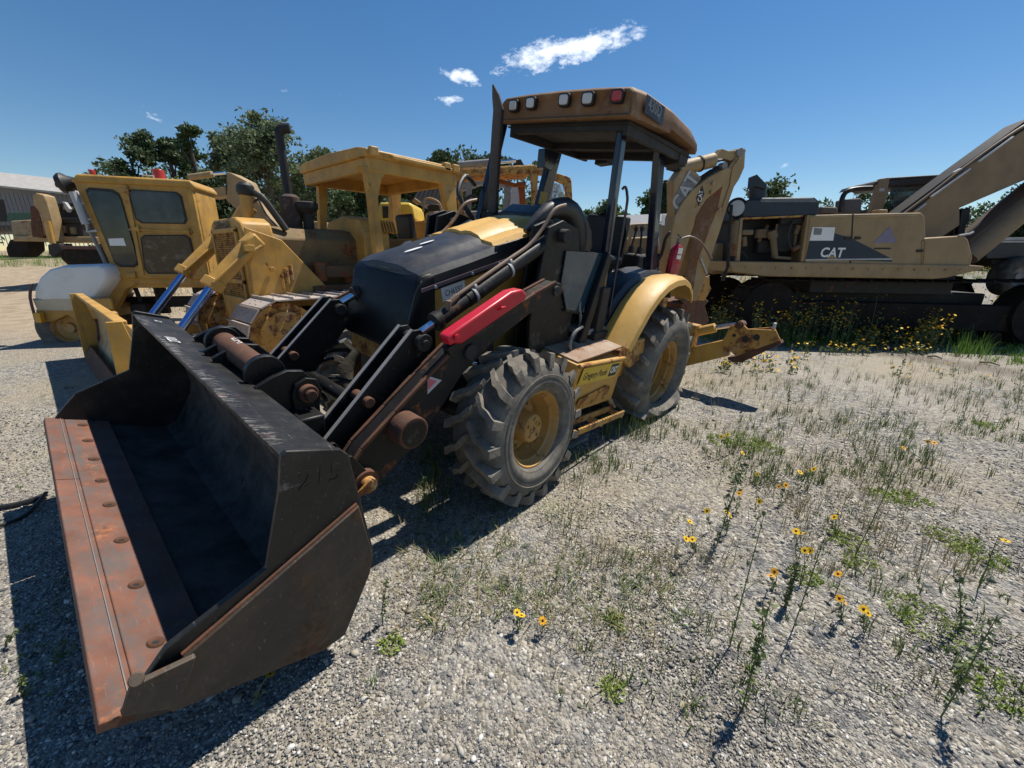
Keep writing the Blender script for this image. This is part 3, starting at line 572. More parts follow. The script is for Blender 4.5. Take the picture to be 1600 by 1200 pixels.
# ---- rear fenders
prof=[(.90,.97),(.78,1.12),(.64,1.28),(.48,1.40),(.30,1.48),(.10,1.52),(-.12,1.53),(-.32,1.49),(-.48,1.41),(-.58,1.32)]
def fender(s):
    secs=[]
    for i,(x,z) in enumerate(prof):
        a=prof[max(i-1,0)];c=prof[min(i+1,len(prof)-1)];d=Vector((c[0]-a[0],0,c[1]-a[1])).normalized();n=Vector((d.z*-1,0,d.x));n=-n if n.z<0 else n
        q=Vector((x,0,z)); w=.30-.06*(i/9)**2
        sec=[(.70,.0),(.72,.035),(.78,.05),(.70+w-.04,.045),(.70+w,.02),(.70+w+.012,-.03),(.70+w-.005,-.03),(.70+w-.02,.005),(.78,.02),(.725,.01)]
        secs.append([q+n*h+Vector((0,s*y,0)) for y,h in sec])
    b=B(); b.loft(secs); obj('rear_fender',b,YB,BH,ang=40)
    secs=[]
    for i,(x,z) in enumerate(prof):
        a=prof[max(i-1,0)];c=prof[min(i+1,len(prof)-1)];d=Vector((c[0]-a[0],0,c[1]-a[1])).normalized();n=Vector((-d.z,0,d.x));n=-n if n.z<0 else n
        q=Vector((x,0,z)); sec=[(.36,-.02),(.38,.05),(.44,.075),(.52,.055),(.58,.075),(.66,.07),(.70,.03),(.71,-.02)]
        secs.append([q+n*h+Vector((0,s*y,0)) for y,h in sec])
    b=B(); b.loft(secs); obj('fender_liner',b,PL,BH,ang=40)
both(fender)
# ---- canopy
CM=Matrix.Rotation(.0015,4,'Z')@Matrix.Rotation(-.0321,4,'X')
def csec(x,w,zt,zb,cr):
    return [CM@Vector((x,y,z)) for y,z in ((-w,zb),(-w-.005,zb+.04),(-w+.01,zt-.03),(-w+.05,zt),(-w*.5,zt+cr*.75),(0,zt+cr),(w*.5,zt+cr*.75),(w-.05,zt),(w-.01,zt-.03),(w+.005,zb+.04),(w,zb))]
b=B(); b.loft([csec(1.075,.60,2.80,2.70,.004),csec(1.11,.635,2.835,2.675,.012),csec(1.09,.648,2.852,2.665,.018),csec(.9,.655,2.875,2.68,.022),csec(.45,.66,2.885,2.71,.02),csec(.44,.66,2.885,2.745,.02),csec(0,.655,2.865,2.735,.016),csec(-.22,.645,2.82,2.73,.012),csec(-.29,.63,2.78,2.70,.005)]); cn=obj('canopy_roof',b,OR,BH,bev=.006,ang=50)
# dark underside tray
b=B()
for x,w_ in ((.95,.07),(.35,.05),(-.1,.06)): b.prism([CM@Vector(p) for p in ((x,-.56,2.60),(x+w_,-.56,2.60),(x+w_,.56,2.60),(x,.56,2.60))],(0,0,.10))
for y in (-.58,.55): b.prism([CM@Vector(p) for p in ((-.25,y,2.61),(1.02,y,2.57),(1.02,y+.04,2.57),(-.25,y+.04,2.61))],(0,0,.10))
b.prism([CM@Vector(p) for p in ((-.26,-.61,2.665),(1.04,-.60,2.64),(1.04,.60,2.64),(-.26,.61,2.665))],(0,0,.012))
b.prism([CM@Vector(p) for p in ((-.20,.45,2.55),(-.02,.45,2.55),(-.02,.60,2.58),(-.20,.60,2.58))],(0,0,.1)); b.prism([CM@Vector(p) for p in ((-.24,-.35,2.56),(-.1,-.35,2.56),(-.1,-.2,2.58),(-.24,-.2,2.58))],(0,0,.1))
obj('canopy_underframe',b,DK,cn,bev=.006)
def fasc(u,v,off=0): return ATP(MV,u,v,CM@Vector((1.113+off,0,2.75)),CM.to_3x3()@Vector((1,0,-.1)))
for (u,v,w_,h_,red) in ((803,166,.052,.046,0),(830,162,.052,.046,0),(882,157,.052,.046,0),(919,155,.054,.046,0),(965,151,.050,.044,1)):
    c=fasc(u,v); f_=frame(c,CM.to_3x3()@Vector((0,1,0)),(1,0,-.1))
    def rr(w,h,r=.3): return [f_@Vector((w*(abs(math.cos(t))**.45)*(1 if math.cos(t)>0 else -1),h*(abs(math.sin(t))**.45)*(1 if math.sin(t)>0 else -1),-.02)) for t in [i*math.pi/12 for i in range(24)]]
    b=B(); b.prism(rr(w_,h_),(.036,0,0)); hl=obj('marker_light' if red else 'work_light',b,BLP,cn,bev=.004)
    b=B(); b.prism(rr(w_*.78,h_*.74),(.042,0,0)); obj('lens',b,REDL if red else LENS,hl,bev=.006)
lm=frame(CM@Vector((.86,.672,2.785)),(-1,0,.02),(0,1,.05)); b=B(); b.prism([lm@Vector(p) for p in ((-.13,-.065,0),(.20,-.075,0),(.20,.05,0),(-.13,.05,0))],(0,.003,0)); dl=obj('model_decal',b,BLP,cn)
text('430D',lm@Matrix.Translation((.03,.0,.0035)),.115,GRY,dl,ext=.0004,bold=.001,xs=.9)
text('IT',lm@Matrix.Translation((.12,-.05,.0037)),.045,GRY,dl,ext=.0004)
# posts
def post(p0,p1,w,h,m=NB,lab=None,sz=None,name='canopy_post'):
    b=B(); b.bar(p0,p1,w,h,up=(1,0,0)); return obj(name,b,m,BH,bev=.012,seg=3)
def V(u,v,y): return AT(MV,u,v,'y',y)
post(V(976,176,.585),V(936,470,.635)-Vector((0.03,0,.25)),.055,.085)
post(V(1033,200,.53),V(1024,420,.64)-Vector((.0,0,.35)),.075,.12)
post(V(786,190,-.60),V(752,330,-.62)-Vector((-.1,0,.5)),.06,.09)
pr=post(V(881,186,-.55),V(836,325,-.62)-Vector((-.05,0,.6)),.08,.15)
b=B(); b.prism([V(u,v,-.50) for u,v in ((853,232),(880,232),(872,250),(862,268),(850,262))],(0,-.10,0)); obj('post_gusset',b,NB,pr,bev=.01)
b=B(); b.prism([V(u,v,-.52) for u,v in ((845,299),(856,301),(852,320),(841,318))],(0,.004,0)); obj('yellow_decal',b,mat('decal_dim_yellow',(.3,.24,.06),.5,bump=0),pr)
b=B(); b.tube([V(972,296,.66),V(977,292,.68),V(980,305,.69),V(978,330,.69),V(958,450,.70),V(950,500,.70)],.011,8,sub=3); obj('grab_rail',b,NB,BH)
b=B(); b.prism([V(u,v,.597) for u,v in ((1034,335),(1039,335),(1038,352),(1033,352))],(0,.004,0)); obj('white_tag',b,WHP,BH)
# glass wind panel
gp=[V(u,v,.66) for u,v in ((884,392),(948,396),(932,446),(914,489),(884,484),(876,440))]
b=B(); b.prism(gp,(0,.008,0)); gp_=obj('glass_wind_panel',b,GLB,BH)
b=B(); b.bar(V(949,394,.665),V(913,492,.665),.02,.02,up=(1,0,0)); b.bar(V(913,491,.665),V(882,484,.665),.02,.02); obj('panel_frame',b,BK,gp_)
b=B(); b.bar(V(950,398,.69),V(905,540,.72),.05,.09,up=(1,0,0)); obj('door_jamb',b,BK,BH,bev=.01)
# seat, steering wheel, levers
b=B(); b.box((.12,.02,1.62),(.52,.50,.14)); sx=obj('operator_seat',b,SEAT,BH,bev=.05,seg=4)
b=B(); sp=[V(u,v,.30) for u,v in ((905,410),(905,375),(915,358),(935,352),(955,356),(962,375),(962,420))]
b.loft([[Vector((-.12+.05*math.sin(t),y,z)) for y,z in ((-.25,1.6),(-.27,1.9),(-.22,2.06),(0,2.11),(.22,2.06),(.27,1.9),(.25,1.6))] for t in (0,1.5,3.14)],cap=True); b.box((-.14,0,1.83),(.12,.48,.50)); obj('seat_back',b,SEAT,sx,bev=.04,seg=3)
b=B(); b.box((.12,.0,1.33),(.4,.4,.5)); obj('seat_pedestal',b,DK,sx,bev=.02)
b=B(); b.lathe([(0.012*math.cos(t),.19+.012*math.sin(t)) for t in [i*math.pi/4 for i in range(8)]],(.78,0,1.88),(-.5,0,1),28,close=True); b.cyl((.95,0,1.6),(.78,0,1.88),.025,n=8)
for k in range(3):
    t=k*2.094; f_=frame((.78,0,1.88),(1,0,.5),(-.5,0,1)); b.tube([(.78,0,1.88),f_@Vector((.19*math.cos(t),.19*math.sin(t),0))],.009,6)
obj('steering_wheel',b,BK,BH)
b=B(); b.box((-.42,-.25,1.50),(.22,.22,.45)); obj('backhoe_console',b,DK,BH,bev=.03); b=B(); b.box((-.42,.25,1.50),(.22,.22,.45)); cs=obj('backhoe_console',b,DK,BH,bev=.03)
for (y,x,dx) in ((.30,-.42,.05),(.18,-.45,-.03),(-.25,-.42,.03)):
    b=B(); b.cyl((x,y,1.70),(x,y,1.80),.035,.028,n=10); b.cyl((x,y,1.80),(x+dx,y,1.97),.012,n=8); b.tube([(x+dx,y,1.96),(x+dx,y,2.0),(x+dx,y,2.03)],[.02,.028,.01],8); obj('control_lever',b,BLP,cs)
b=B(); b.box((-.30,.50,1.60),(.10,.10,.26),(0,.3,0)); b.tube([(-.35,.62,1.98),(-.32,.60,1.9),(-.36,.58,1.75),(-.30,.55,1.6),(-.40,.55,1.4)],.018,8,sub=3); obj('wiring_loom',b,RBH,BH,bev=.01)
# ---- wheels
def tyre_mesh(rb,rt,w,rim,nl,flange=0.0):
    """axis +y outward, y=0 at the outer rim flange"""
    b=B(); k=w
    prof=[(.0,rim),(.03,rim+.02),(.05*k/.34,rim+(rb-rim)*.35),(.05*k/.34,rim+(rb-rim)*.62),(.028,rb-.03),(-.005,rb-.008),(-.07*k/.34,rb),(-.145*k/.34,rb+.004),(-.22*k/.34,rb),(-.29*k/.34+.005,rb-.008),(-.318*k/.34,rb-.03),(-.34*k/.34,rim+(rb-rim)*.62),(-.34*k/.34,rim+(rb-rim)*.35),(-.32*k/.34,rim+.02),(-.29*k/.34,rim)]
    b.lathe(prof,(0,0,0),(0,1,0),96)
    mid=-.145*k/.34; half=mid*-1+.048
    pit=2*math.pi/nl
    for s in (1,-1):
        for i in range(nl):
            a0=i*pit+(0 if s>0 else pit*.5)+rnd.uniform(-.01,.01)
            # lateral position as a fraction from shoulder (1) to centre, angle lag
            cl=[(1.0,0,-.040,1.0),(.97,.0,-.016,1.0),(.86,.02,.0,1.05),(.62,pit*.26,.0,.95),(.40,pit*.34,.0,.95),(.16,pit*.66,.0,1.0),(.02,pit*.80,.0,.9)]
            L_,T_=[],[]
            for (f,da,dr,ws) in cl:
                y=mid+s*half*f; rbase=rb+dr-.012; rtop=(rt if dr>-.04 else rb-.03)+ (0 if dr>-.01 else -.004)
                hw=.024*ws/rb*(1.2 if f>.8 else 1)
                a=a0+s*0+da
                def pt(an,r): return Vector((r*math.cos(an),y,r*math.sin(an)))
                wr=hw*.82
                L_.append((pt(a-hw,rbase),pt(a+hw,rbase),pt(a+wr,rtop),pt(a-wr,rtop)))
            k0=len(b.bm.faces); b.loft([list(q) for q in L_]); b.bm.faces.ensure_lookup_table()
            for j in range(k0,len(b.bm.faces)): b.bm.faces[j].material_index=1
    return b
def rim_rear(b,R0_=.325,w=.44):
    b.lathe([(-.02,.335),(.006,.34),(.012,.325),(.0,.315),(-.05,.305),(-.06,.29),(-.13,.285),(-.14,.272),(-.235,.268),(-.25,.20),(-.245,.12),(-.235,.11),(-.235,.0)],(0,0,0),(0,1,0),56)
def rim_front(b):
    b.lathe([(-.02,.255),(.004,.26),(.010,.247),(.0,.238),(-.03,.232),(-.045,.215),(-.10,.21),(-.115,.195),(-.16,.185),(-.165,.12),(-.16,.0)],(0,0,0),(0,1,0),56)
FQ=Matrix.Rotation(-VR+.0067,4,'X')
def front_wheel(s):
    hub=FQ@Vector((0,s*1.0645,0)); M=Matrix.Translation((2.1698,0,.5))@Matrix.Translation(hub)@FQ@Matrix.Rotation(.0289,4,'Z')
    if s<0: M=M@Matrix.Rotation(math.pi,4,'Z')
    b=B(); rim_front(b); w=obj('front_wheel',b,RM,BH,ang=40); w.matrix_local=M
    b=tyre_mesh(.455,.497,  .335,.25,18); ty=obj('tyre',b,RBG,w,ang=30,bev=0); ty.data.materials.append(LUG)
    b=B(); b.lathe([(.025,.27),(.051,.30),(.053,.315),(.052,.33)],(0,0,0),(0,1,0),72); 
    b.lathe([(.052,.36),(.056,.364),(.052,.368)],(0,0,0),(0,1,0),72); obj('sidewall_ring',b,RBG,ty)
    b=B(); b.lathe([(-.165,.12),(-.13,.105),(-.04,.098),(-.025,.09),(-.02,.08),(-.017,.0)],(0,0,0),(0,1,0),36); h=obj('planetary_hub',b,RM,w,ang=35)
    b=B()
    for k in range(5):
        t=k*2*math.pi/5+.4; b.cyl((.062*math.cos(t),-.020,.062*math.sin(t)),(.062*math.cos(t),-.008,.062*math.sin(t)),.011,n=10)
    for k in range(8):
        t=k*math.pi/4; b.cyl((.16*math.cos(t),-.17,.16*math.sin(t)),(.16*math.cos(t),-.145,.16*math.sin(t)),.014,n=6)
    obj('hub_bolts',b,RM,w,bev=.002)
    text('CAT',frame((0,-.0165,0),(-1 if s>0 else -1,0,0),(0,1,0))@Matrix.Rotation(.5,4,'Z'),.05,YR,w,ext=.003)
both(front_wheel)
def rear_wheel(s):
    M=Matrix.Translation((0,s*1.012,.62))
    if s<0: M=M@Matrix.Rotation(math.pi,4,'Z')
    b=B(); rim_rear(b); w=obj('rear_wheel',b,RM,BH,ang=40,label='near rear wheel standing on its flat tyre' if s>0 else None); w.matrix_local=M
    b=tyre_mesh(.612,.655,.50,.325,19)
    if s>0:   # flat tyre: squash against the ground and bulge outward
        A=MV@M
        Ai=A.inverted()
        for v in b.bm.verts:
            g=A@v.co; lim=.155
            if g.z<lim:
                t=min(1,(lim-g.z)/.37); g.z=.004+(lim-.004)*(1-t)**1.5; side=v.co.y; rad=math.hypot(v.co.x,v.co.z)
                k=math.sin(min(1,t*1.15)*math.pi)*.08+.02*t
                l=Ai@g; l.y+= k if side>-.16 else -k; v.co=l
    ty=obj('tyre',b,RBG,w,ang=30); ty.data.materials.append(LUG)
    b=B()
    for k in range(8):
        t=k*math.pi/4; b.cyl((.15*math.cos(t),-.25,.15*math.sin(t)),(.15*math.cos(t),-.22,.15*math.sin(t)),.016,n=6)
    obj('wheel_nuts',b,RM,w)
both(rear_wheel)
# ---- backhoe boom, swung toward the near side
pv=Vector((-1.35,.0,.9)); ph=R(34); bd=Vector((-math.cos(ph),math.sin(ph),0)); bn=Vector((math.sin(ph),math.cos(ph),0))
def Z6(l,off=0,k=.20833,ox=1040,oy=220): return [ATP(MV,ox+x*k,oy+y*k,pv+bn*off,bn) for x,y in l]
b=B(); b.prism(Z6([(20,960),(40,700),(75,560),(130,460),(200,370),(330,270),(470,195),(500,215),(440,330),(300,445),(228,560),(212,640),(165,780),(100,990),(40,1080)],.11),bn*-.22); bo=obj('backhoe_boom',b,YT,BH,bev=.01)
b=B(); b.prism(Z6([(60,600),(60,300),(140,190),(230,235),(270,280),(200,375),(110,500),(75,600)],.075),bn*-.15); dec=obj('boom_web',b,YT,bo,bev=.006)
b=B(); b.prism(Z6([(66,585),(75,400),(165,232),(255,285),(190,372),(105,490)],.078),bn*.003); dd=obj('faded_decal',b,mat('faded_grey_decal',(.17,.17,.175),.5,bump=0,var=.5,vscale=14),bo)
c=Z6([(150,385)],.083)[0]; a_=Z6([(100,470)],.083)[0]; e_=Z6([(200,290)],.083)[0]
text('CAT',frame(c,(e_-a_),bn),.27,LGY,bo,ext=.001,bold=.004,xs=.85)
dm=Z6([(275,335),(290,400),(247,492),(230,430)],.1135); b=B(); b.prism(dm,bn*.003); dmo=obj('diamond_logo',b,BLP,bo)
cc=sum(dm,Vector())/4; text('CAT',frame(cc+bn*.004,dm[0]-dm[2],bn)@Matrix.Translation((0,.0,0)),.085,WHP,bo,ext=.001,bold=.001,xs=.8)
b=B(); b.prism(Z6([(590,58),(600,75),(592,200),(552,290),(515,345),(455,520),(400,700),(345,860),(295,1050),(235,1200),(120,1200),(135,1060),(190,800),(225,560),(310,420),(440,310),(480,190)],.085),bn*-.17); sk=obj('backhoe_stick',b,YT,BH,bev=.008)
b=B(); b.prism(Z6([(425,345),(385,520),(330,660),(240,900),(195,1190),(125,1185),(140,1060),(192,800),(230,570),(310,440)],.089),bn*.004); obj('rusty_stick_web',b,RD if 0 else mat('stick_rust_brown',(.15,.075,.035),.8,rust=.4,dust=.25,rscale=3),sk)
b=B(); b.prism(Z6([(590,58),(600,75),(500,330),(430,540),(420,510),(480,330),(500,200)],.092),bn*.006); obj('stick_edge_flange',b,YT,sk,bev=.002)
for q0 in ((340,385),(350,320),(400,515)):
    c=Z6([q0],.115)[0]; b=B(); b.cyl(c,c+bn*.03,.022,n=10); obj('grease_boss',b,YT,sk)
cyl=Z6([(95,215),(360,145),(510,98)],.0); b=B(); b.cyl(cyl[0],cyl[1],.085,n=22); cb=obj('boom_cylinder',b,YT,BH,bev=.008)
b=B(); b.cyl(cyl[1],cyl[2],.042,n=16); obj('cylinder_rod',b,CH,cb)
b=B(); b.cyl(cyl[0]+(cyl[1]-cyl[0])*.58,cyl[0]+(cyl[1]-cyl[0])*.62,.095,n=20); obj('cylinder_band',b,DK,cb)
b=B(); b.prism(Z6([(380,130),(430,58),(470,75),(560,70),(590,58),(595,90),(530,130),(490,150),(430,130)],.06),bn*-.12); obj('stick_head_plate',b,YT,sk,bev=.006)
b=B(); 
for dd_ in (0,.03,-.03): b.tube([p+bn*dd_ for p in Z6([(20,205),(150,240),(250,280),(330,235),(420,185),(480,190),(500,240)],.0)],.018,8,sub=3)
obj('boom_hose',b,RBH,bo)
b=B(); c=Z6([(425,190)],.05)[0]; b.cyl(c-bn*.04,c+bn*.05,.04,n=12); c=Z6([(520,95)],0)[0]; b.cyl(c-bn*.1,c+bn*.1,.05,n=14); obj('boom_pin',b,GRY,bo)
b=B(); b.prism(Z6([(240,1010),(330,1020),(330,1080),(345,1110),(310,1170),(290,1200),(230,1195),(235,1120)],.06),bn*-.12); b.cyl(Z6([(130,1040)],.1)[0],Z6([(130,1040)],-.1)[0],.05,n=12); obj('stick_linkage',b,YR,sk,bev=.006)
b=B(); b.bar(Z6([(262,880)],.1)[0],Z6([(310,1000)],.1)[0],.02,.02); obj('linkage_rod',b,LGY,sk)
# backhoe frame, swing post and folded hoe bucket
b=B(); b.box((-1.08,0,.80),(.16,1.9,.42)); b.box((-1.15,0,1.2),(.14,.9,.5)); b.prism(XZ([(-1.1,.55),(-1.1,1.25),(-1.5,1.15),(-1.55,.65)],-.14),(0,.28,0)); obj('backhoe_frame',b,YR,BH,bev=.01)
hb=[V(u,v,.45) for u,v in ((1066,475),(1085,466),(1102,478),(1108,502),(1098,520),(1075,528),(1060,520))]
b=B(); b.prism(hb,(0,-.5,0)); b.prism([V(u,v,.47) for u,v in ((1068,470),(1095,462),(1108,470),(1096,486),(1076,486))],(0,-.06,0)); obj('hoe_bucket',b,RD,BH,bev=.015)
# ---- stabilisers
def stab(s):
    def T(l,x=-1.06):
        q=[AT(MV,u,v,'x',x) for u,v in l]
        return q if s>0 else [Vector((p.x,-p.y,p.z)) for p in q]
    b=B(); b.prism(T([(1060,548),(1131,531),(1139,556),(1060,575)]),(-.11,0,0)); st=obj('stabiliser_leg',b,Y,BH,bev=.008)
    b=B(); b.prism(T([(1128,533),(1135,522),(1140,511),(1150,507),(1163,509),(1168,514),(1212,516),(1219,531),(1216,534),(1158,556),(1150,557),(1141,549),(1138,556),(1131,552)],-1.045),(-.03,0,0)); b.prism(T([(1168,514),(1209,511),(1212,516),(1219,531),(1150,557)],-1.15),(-.03,0,0)); ft_=obj('stabiliser_foot',b,YR,st,bev=.003)
    for (u,v,r) in ((1147,524,.02),(1165,530,.035),(1182,527,.034)):
        c=T([(u,v)],-1.044)[0]; b=B(); b.cyl(c,c+Vector((.003,0,0)),r,n=16); obj('foot_hole',b,BLP,st)
    c=T([(1155,508)],-1.04)[0]; b=B(); b.cyl(c,c+Vector((-.15,0,0)),.045,n=18); b.cyl(c+Vector((.02,0,0)),c,.03,n=12); obj('foot_pin',b,RD,st,bev=.004)
    b=B(); b.prism(T([(1137,558),(1150,557),(1219,532),(1221,537),(1160,566),(1146,566),(1137,562)],-1.04),(-.16,0,0)); obj('foot_pad',b,RD,st,bev=.004)
    c0,c1,c2=T([(1066,523),(1118,512),(1150,507)],-1.1); b=B(); b.cyl(c0,c1,.055,n=18); sc=obj('stabiliser_cylinder',b,Y,BH,bev=.006); b=B(); b.cyl(c1,c2,.026,n=14); obj('cylinder_rod',b,CH,sc)
    b=B(); b.prism([p for p in T([(1186,515),(1190,503),(1193,505),(1191,516)],-1.05)],(-.1,0,0)) if 0 else b.box(T([(1210,509)])[0],(.10,.02,.06)); obj('foot_lug',b,LGY,st)
both(stab)
# ---- fire extinguisher hanging on the rear post
fe=thing('fire_extinguisher','red fire extinguisher with a black hose hanging on the backhoe rear canopy post','fire extinguisher',(MV@V(1046,438,.74)),(VR,VPI,0)); 
b=B(); b.lathe([(0,0),(0,.055),(.01,.064),(.30,.064),(.34,.05),(.36,.022),(.38,.02),(.38,0)],(0,0,0),(0,0,1),24); obj('cylinder_body',b,REX,fe,ang=40)
b=B(); b.lathe([(.175,.0655),(.19,.068),(.205,.0655)],(0,0,0),(0,0,1),24); obj('strap_band',b,REX,fe)
for z in (.03,.22,.27):
    b=B(); secs=[[Vector((.0652*math.cos(t),.0652*math.sin(t),z_)) for t in [R(35+i*12) for i in range(5)]] for z_ in (z,z+(.04 if z<.25 else .06))]; b.loft(secs,closed=False); obj('instruction_label',b,WHP,fe)
b=B(); b.cyl((0,0,.38),(0,0,.42),.018,n=10); b.bar((-.05,.0,.43),(.06,.0,.455),.022,.012); b.bar((-.05,0,.42),(.04,.0,.415),.02,.01); obj('valve_handle',b,GRY,fe)
b=B(); b.tube([(-.02,.0,.41),(-.1,.06,.45),(-.18,.14,.42),(-.27,.21,.34),(-.33,.26,.26)],[.011,.011,.011,.012,.016],8,sub=4); obj('discharge_hose',b,HOSE,fe)
# ================================================================ background machines
def track(root,y0,y1,c0,r0,c1,r1,pitch,m,mf,name='track_shoe',group=None,gro=.05,asparts=True,sag=.03,detail=True):
    """closed chain of shoes around two wheels, centres (x,z) in the root frame"""
    (x0,z0),(x1,z1)=c0,c1; pts=[]
    n=40
    for i in range(n+1): t=-math.pi/2+math.pi*i/n; pts.append((x0+r0*math.cos(t),z0+r0*math.sin(t)))
    for i in range(1,20): k=i/20; pts.append((x0+(x1-x0)*k,(z0+r0)*(1-k)+(z1+r1)*k-sag*math.sin(k*math.pi)))
    for i in range(n+1): t=math.pi/2+math.pi*i/n; pts.append((x1+r1*math.cos(t),z1+r1*math.sin(t)))
    for i in range(1,20): k=i/20; pts.append((x1+(x0-x1)*k,(z1-r1)*(1-k)+(z0-r0)*k))
    P=[Vector((a,0,b)) for a,b in pts]; L=[0]
    for a,b_ in zip(P,P[1:]+P[:1]): L.append(L[-1]+(b_-a).length)
    N=int(L[-1]/pitch); st=L[-1]/N
    b=B(); w=y1-y0
    b.prism([Vector((-pitch*.48,0,0)),Vector((pitch*.47,0,0)),Vector((pitch*.47,0,.018)),Vector((-pitch*.36,0,.022)),Vector((-pitch*.37,0,gro)),Vector((-pitch*.46,0,gro))],(0,w,0))
    if detail:
        for yy in (.36,.64):
            for xx in (-.1,.25): b.cyl((pitch*xx,w*yy,.018),(pitch*xx,w*yy,.030),.013,n=6)
    proto=None; j=0
    for k in range(N):
        s_=k*st
        while L[j+1]<s_: j+=1
        a=P[j]; c=P[(j+1)%len(P)]; f=(s_-L[j])/max(1e-6,(c-a).length); q=a.lerp(c,f); d=(c-a).normalized()
        if proto is None: o=proto=obj(name,b,m,root,bev=.003 if detail else 0,seg=1)
        else: o=proto.copy(); S.collection.objects.link(o); o.parent=root
        o.location=(q.x,y0,q.z); o.rotation_euler=(0,-math.atan2(d.z,d.x)+math.pi,0)
        if (k*7)%5==0: o.rotation_euler.y+=.03
    b=B(); b.prism([Vector((x0+.05,y0+w*.25,z0-r0*.55)),Vector((x0+.1,y0+w*.25,z0+r0*.25)),Vector((x1-.05,y0+w*.25,z1+r1*.3)),Vector((x1-.05,y0+w*.25,z1-r1*.6))],(0,w*.5,0)); obj('track_frame',b,mf,root,bev=.02)
    for (x,z,r) in ((x0,z0,r0),(x1,z1,r1)):
        b=B(); b.lathe([(0,0),(0,.12*r),(.02,.2*r),(.02,.7*r),(.06,.74*r),(.06,.93*r),(w*.9-.06,.93*r),(w*.9-.06,.5*r),(w*.9,0)],(x,y1-.05,z),(0,-1,0),28); obj('idler_wheel',b,mf,root,ang=30)
    nr=max(3,int((x0-x1)/.45))
    for i in range(nr):
        k=(i+.5)/nr; b=B(); x=x0+(x1-x0)*k; z=(z0-r0)*(1-k)+(z1-r1)*k+.14; b.cyl((x,y0+w*.2,z),(x,y0+w*.85,z),.12,n=16); obj('track_roller',b,mf,root,bev=.01)
def rootat(name,label,cat,u,d,yawdeg,group=None,z=None,v=None):
    dd=(Rv*((u-800)/FPX)+Fv); dd=Vector((dd.x,dd.y,0)); p=CAM+dd*d; zz=hgt(p.x,p.y) if z is None else z
    return thing(name,label,cat,(p.x,p.y,zz),(0,0,R(yawdeg)),group)
def PZ(M,l,ax,val,off=0): return [AT(M,u,v,ax,val) for u,v in l]
# ---------------- bulldozer in front
D1=thing('bulldozer','yellow bulldozer with open canopy and tall black exhaust stack behind the black bucket','bulldozer',(0,-4.72,0))
M1=MW(D1)
def Q1(l,y): return [AT(M1,u,v,'y',y+4.72) for u,v in l]
def W1(x,y,z): return Vector((x,y+4.72,z))
b=B(); b.loft([[W1(x,y,z) for y,z in ((-5.72,2.95),(-5.74,3.05),(-5.5,3.10),(-4.6,3.13),(-3.7,3.10),(-3.46,3.05),(-3.48,2.95))] for x in (.42,.36,-1.38,-1.43)]); rf=obj('canopy_roof',b,YD,D1,bev=.02)
b=B(); b.box(W1(-.5,-3.56,2.86),(1.75,.10,.20)); b.box(W1(-.5,-5.64,2.86),(1.75,.10,.20)); b.box(W1(.32,-4.6,2.86),(.10,2.1,.20)); b.box(W1(-1.32,-4.6,2.86),(.1,2.1,.2)); b.bar(W1(.0,-3.44,2.99),W1(-1.2,-3.44,2.98),.06,.06); obj('roof_beam',b,YD,rf,bev=.015)
for (x,y) in ((.3,-3.45),(-1.1,-3.45),(-1.3,-3.45)):
    b=B(); b.box(W1(x,y,3.02),(.14,.08,.13)); obj('roof_lug',b,YD,rf,bev=.015)
def rpost(l,y,t=.12):
    b=B(); b.prism(Q1(l,y),(0,-t,0)); return obj('rops_post',b,YD,D1,bev=.012)
rpost([(560,258),(609,266),(597,278),(591,310),(603,415),(590,418),(577,300),(572,272)],-3.52)
rpost([(490,258),(528,262),(515,270),(512,290),(511,380),(501,380),(498,290)],-5.58)
rpost([(672,262),(710,264),(716,352),(706,356),(691,290),(686,272)],-3.52)
rpost([(600,270),(640,268),(627,280),(626,365),(615,365),(610,292)],-5.58)
b=B(); b.box(W1(-.55,-4.6,1.25),(1.6,1.9,.35)); b.box(W1(-1.0,-4.6,1.6),(.7,1.9,.5)); obj('operator_deck',b,YD,D1,bev=.03)
for (y0_,y1_) in ((-3.95,-3.38),(-5.92,-5.3)): b=B(); b.box(W1(-.5,(y0_+y1_)/2,1.18),(1.7,.5,.06)); obj('track_fender',b,YD,D1,bev=.01)
b=B(); b.box(W1(-.75,-4.55,1.62),(.5,.5,.15)); b.prism([W1(-.95,-4.8,1.65),W1(-.88,-4.8,2.28),W1(-.98,-4.8,2.33),W1(-1.1,-4.8,1.65)],(0,.5,0)); obj('seat',b,SEAT,D1,bev=.05,seg=3)
b=B(); b.tube([W1(-.3,-3.75,1.4),W1(-.3,-3.75,1.72),W1(-.55,-3.75,1.76),W1(-.6,-3.75,1.4)],.022,8,sub=3); obj('grab_rail',b,LGY,D1)
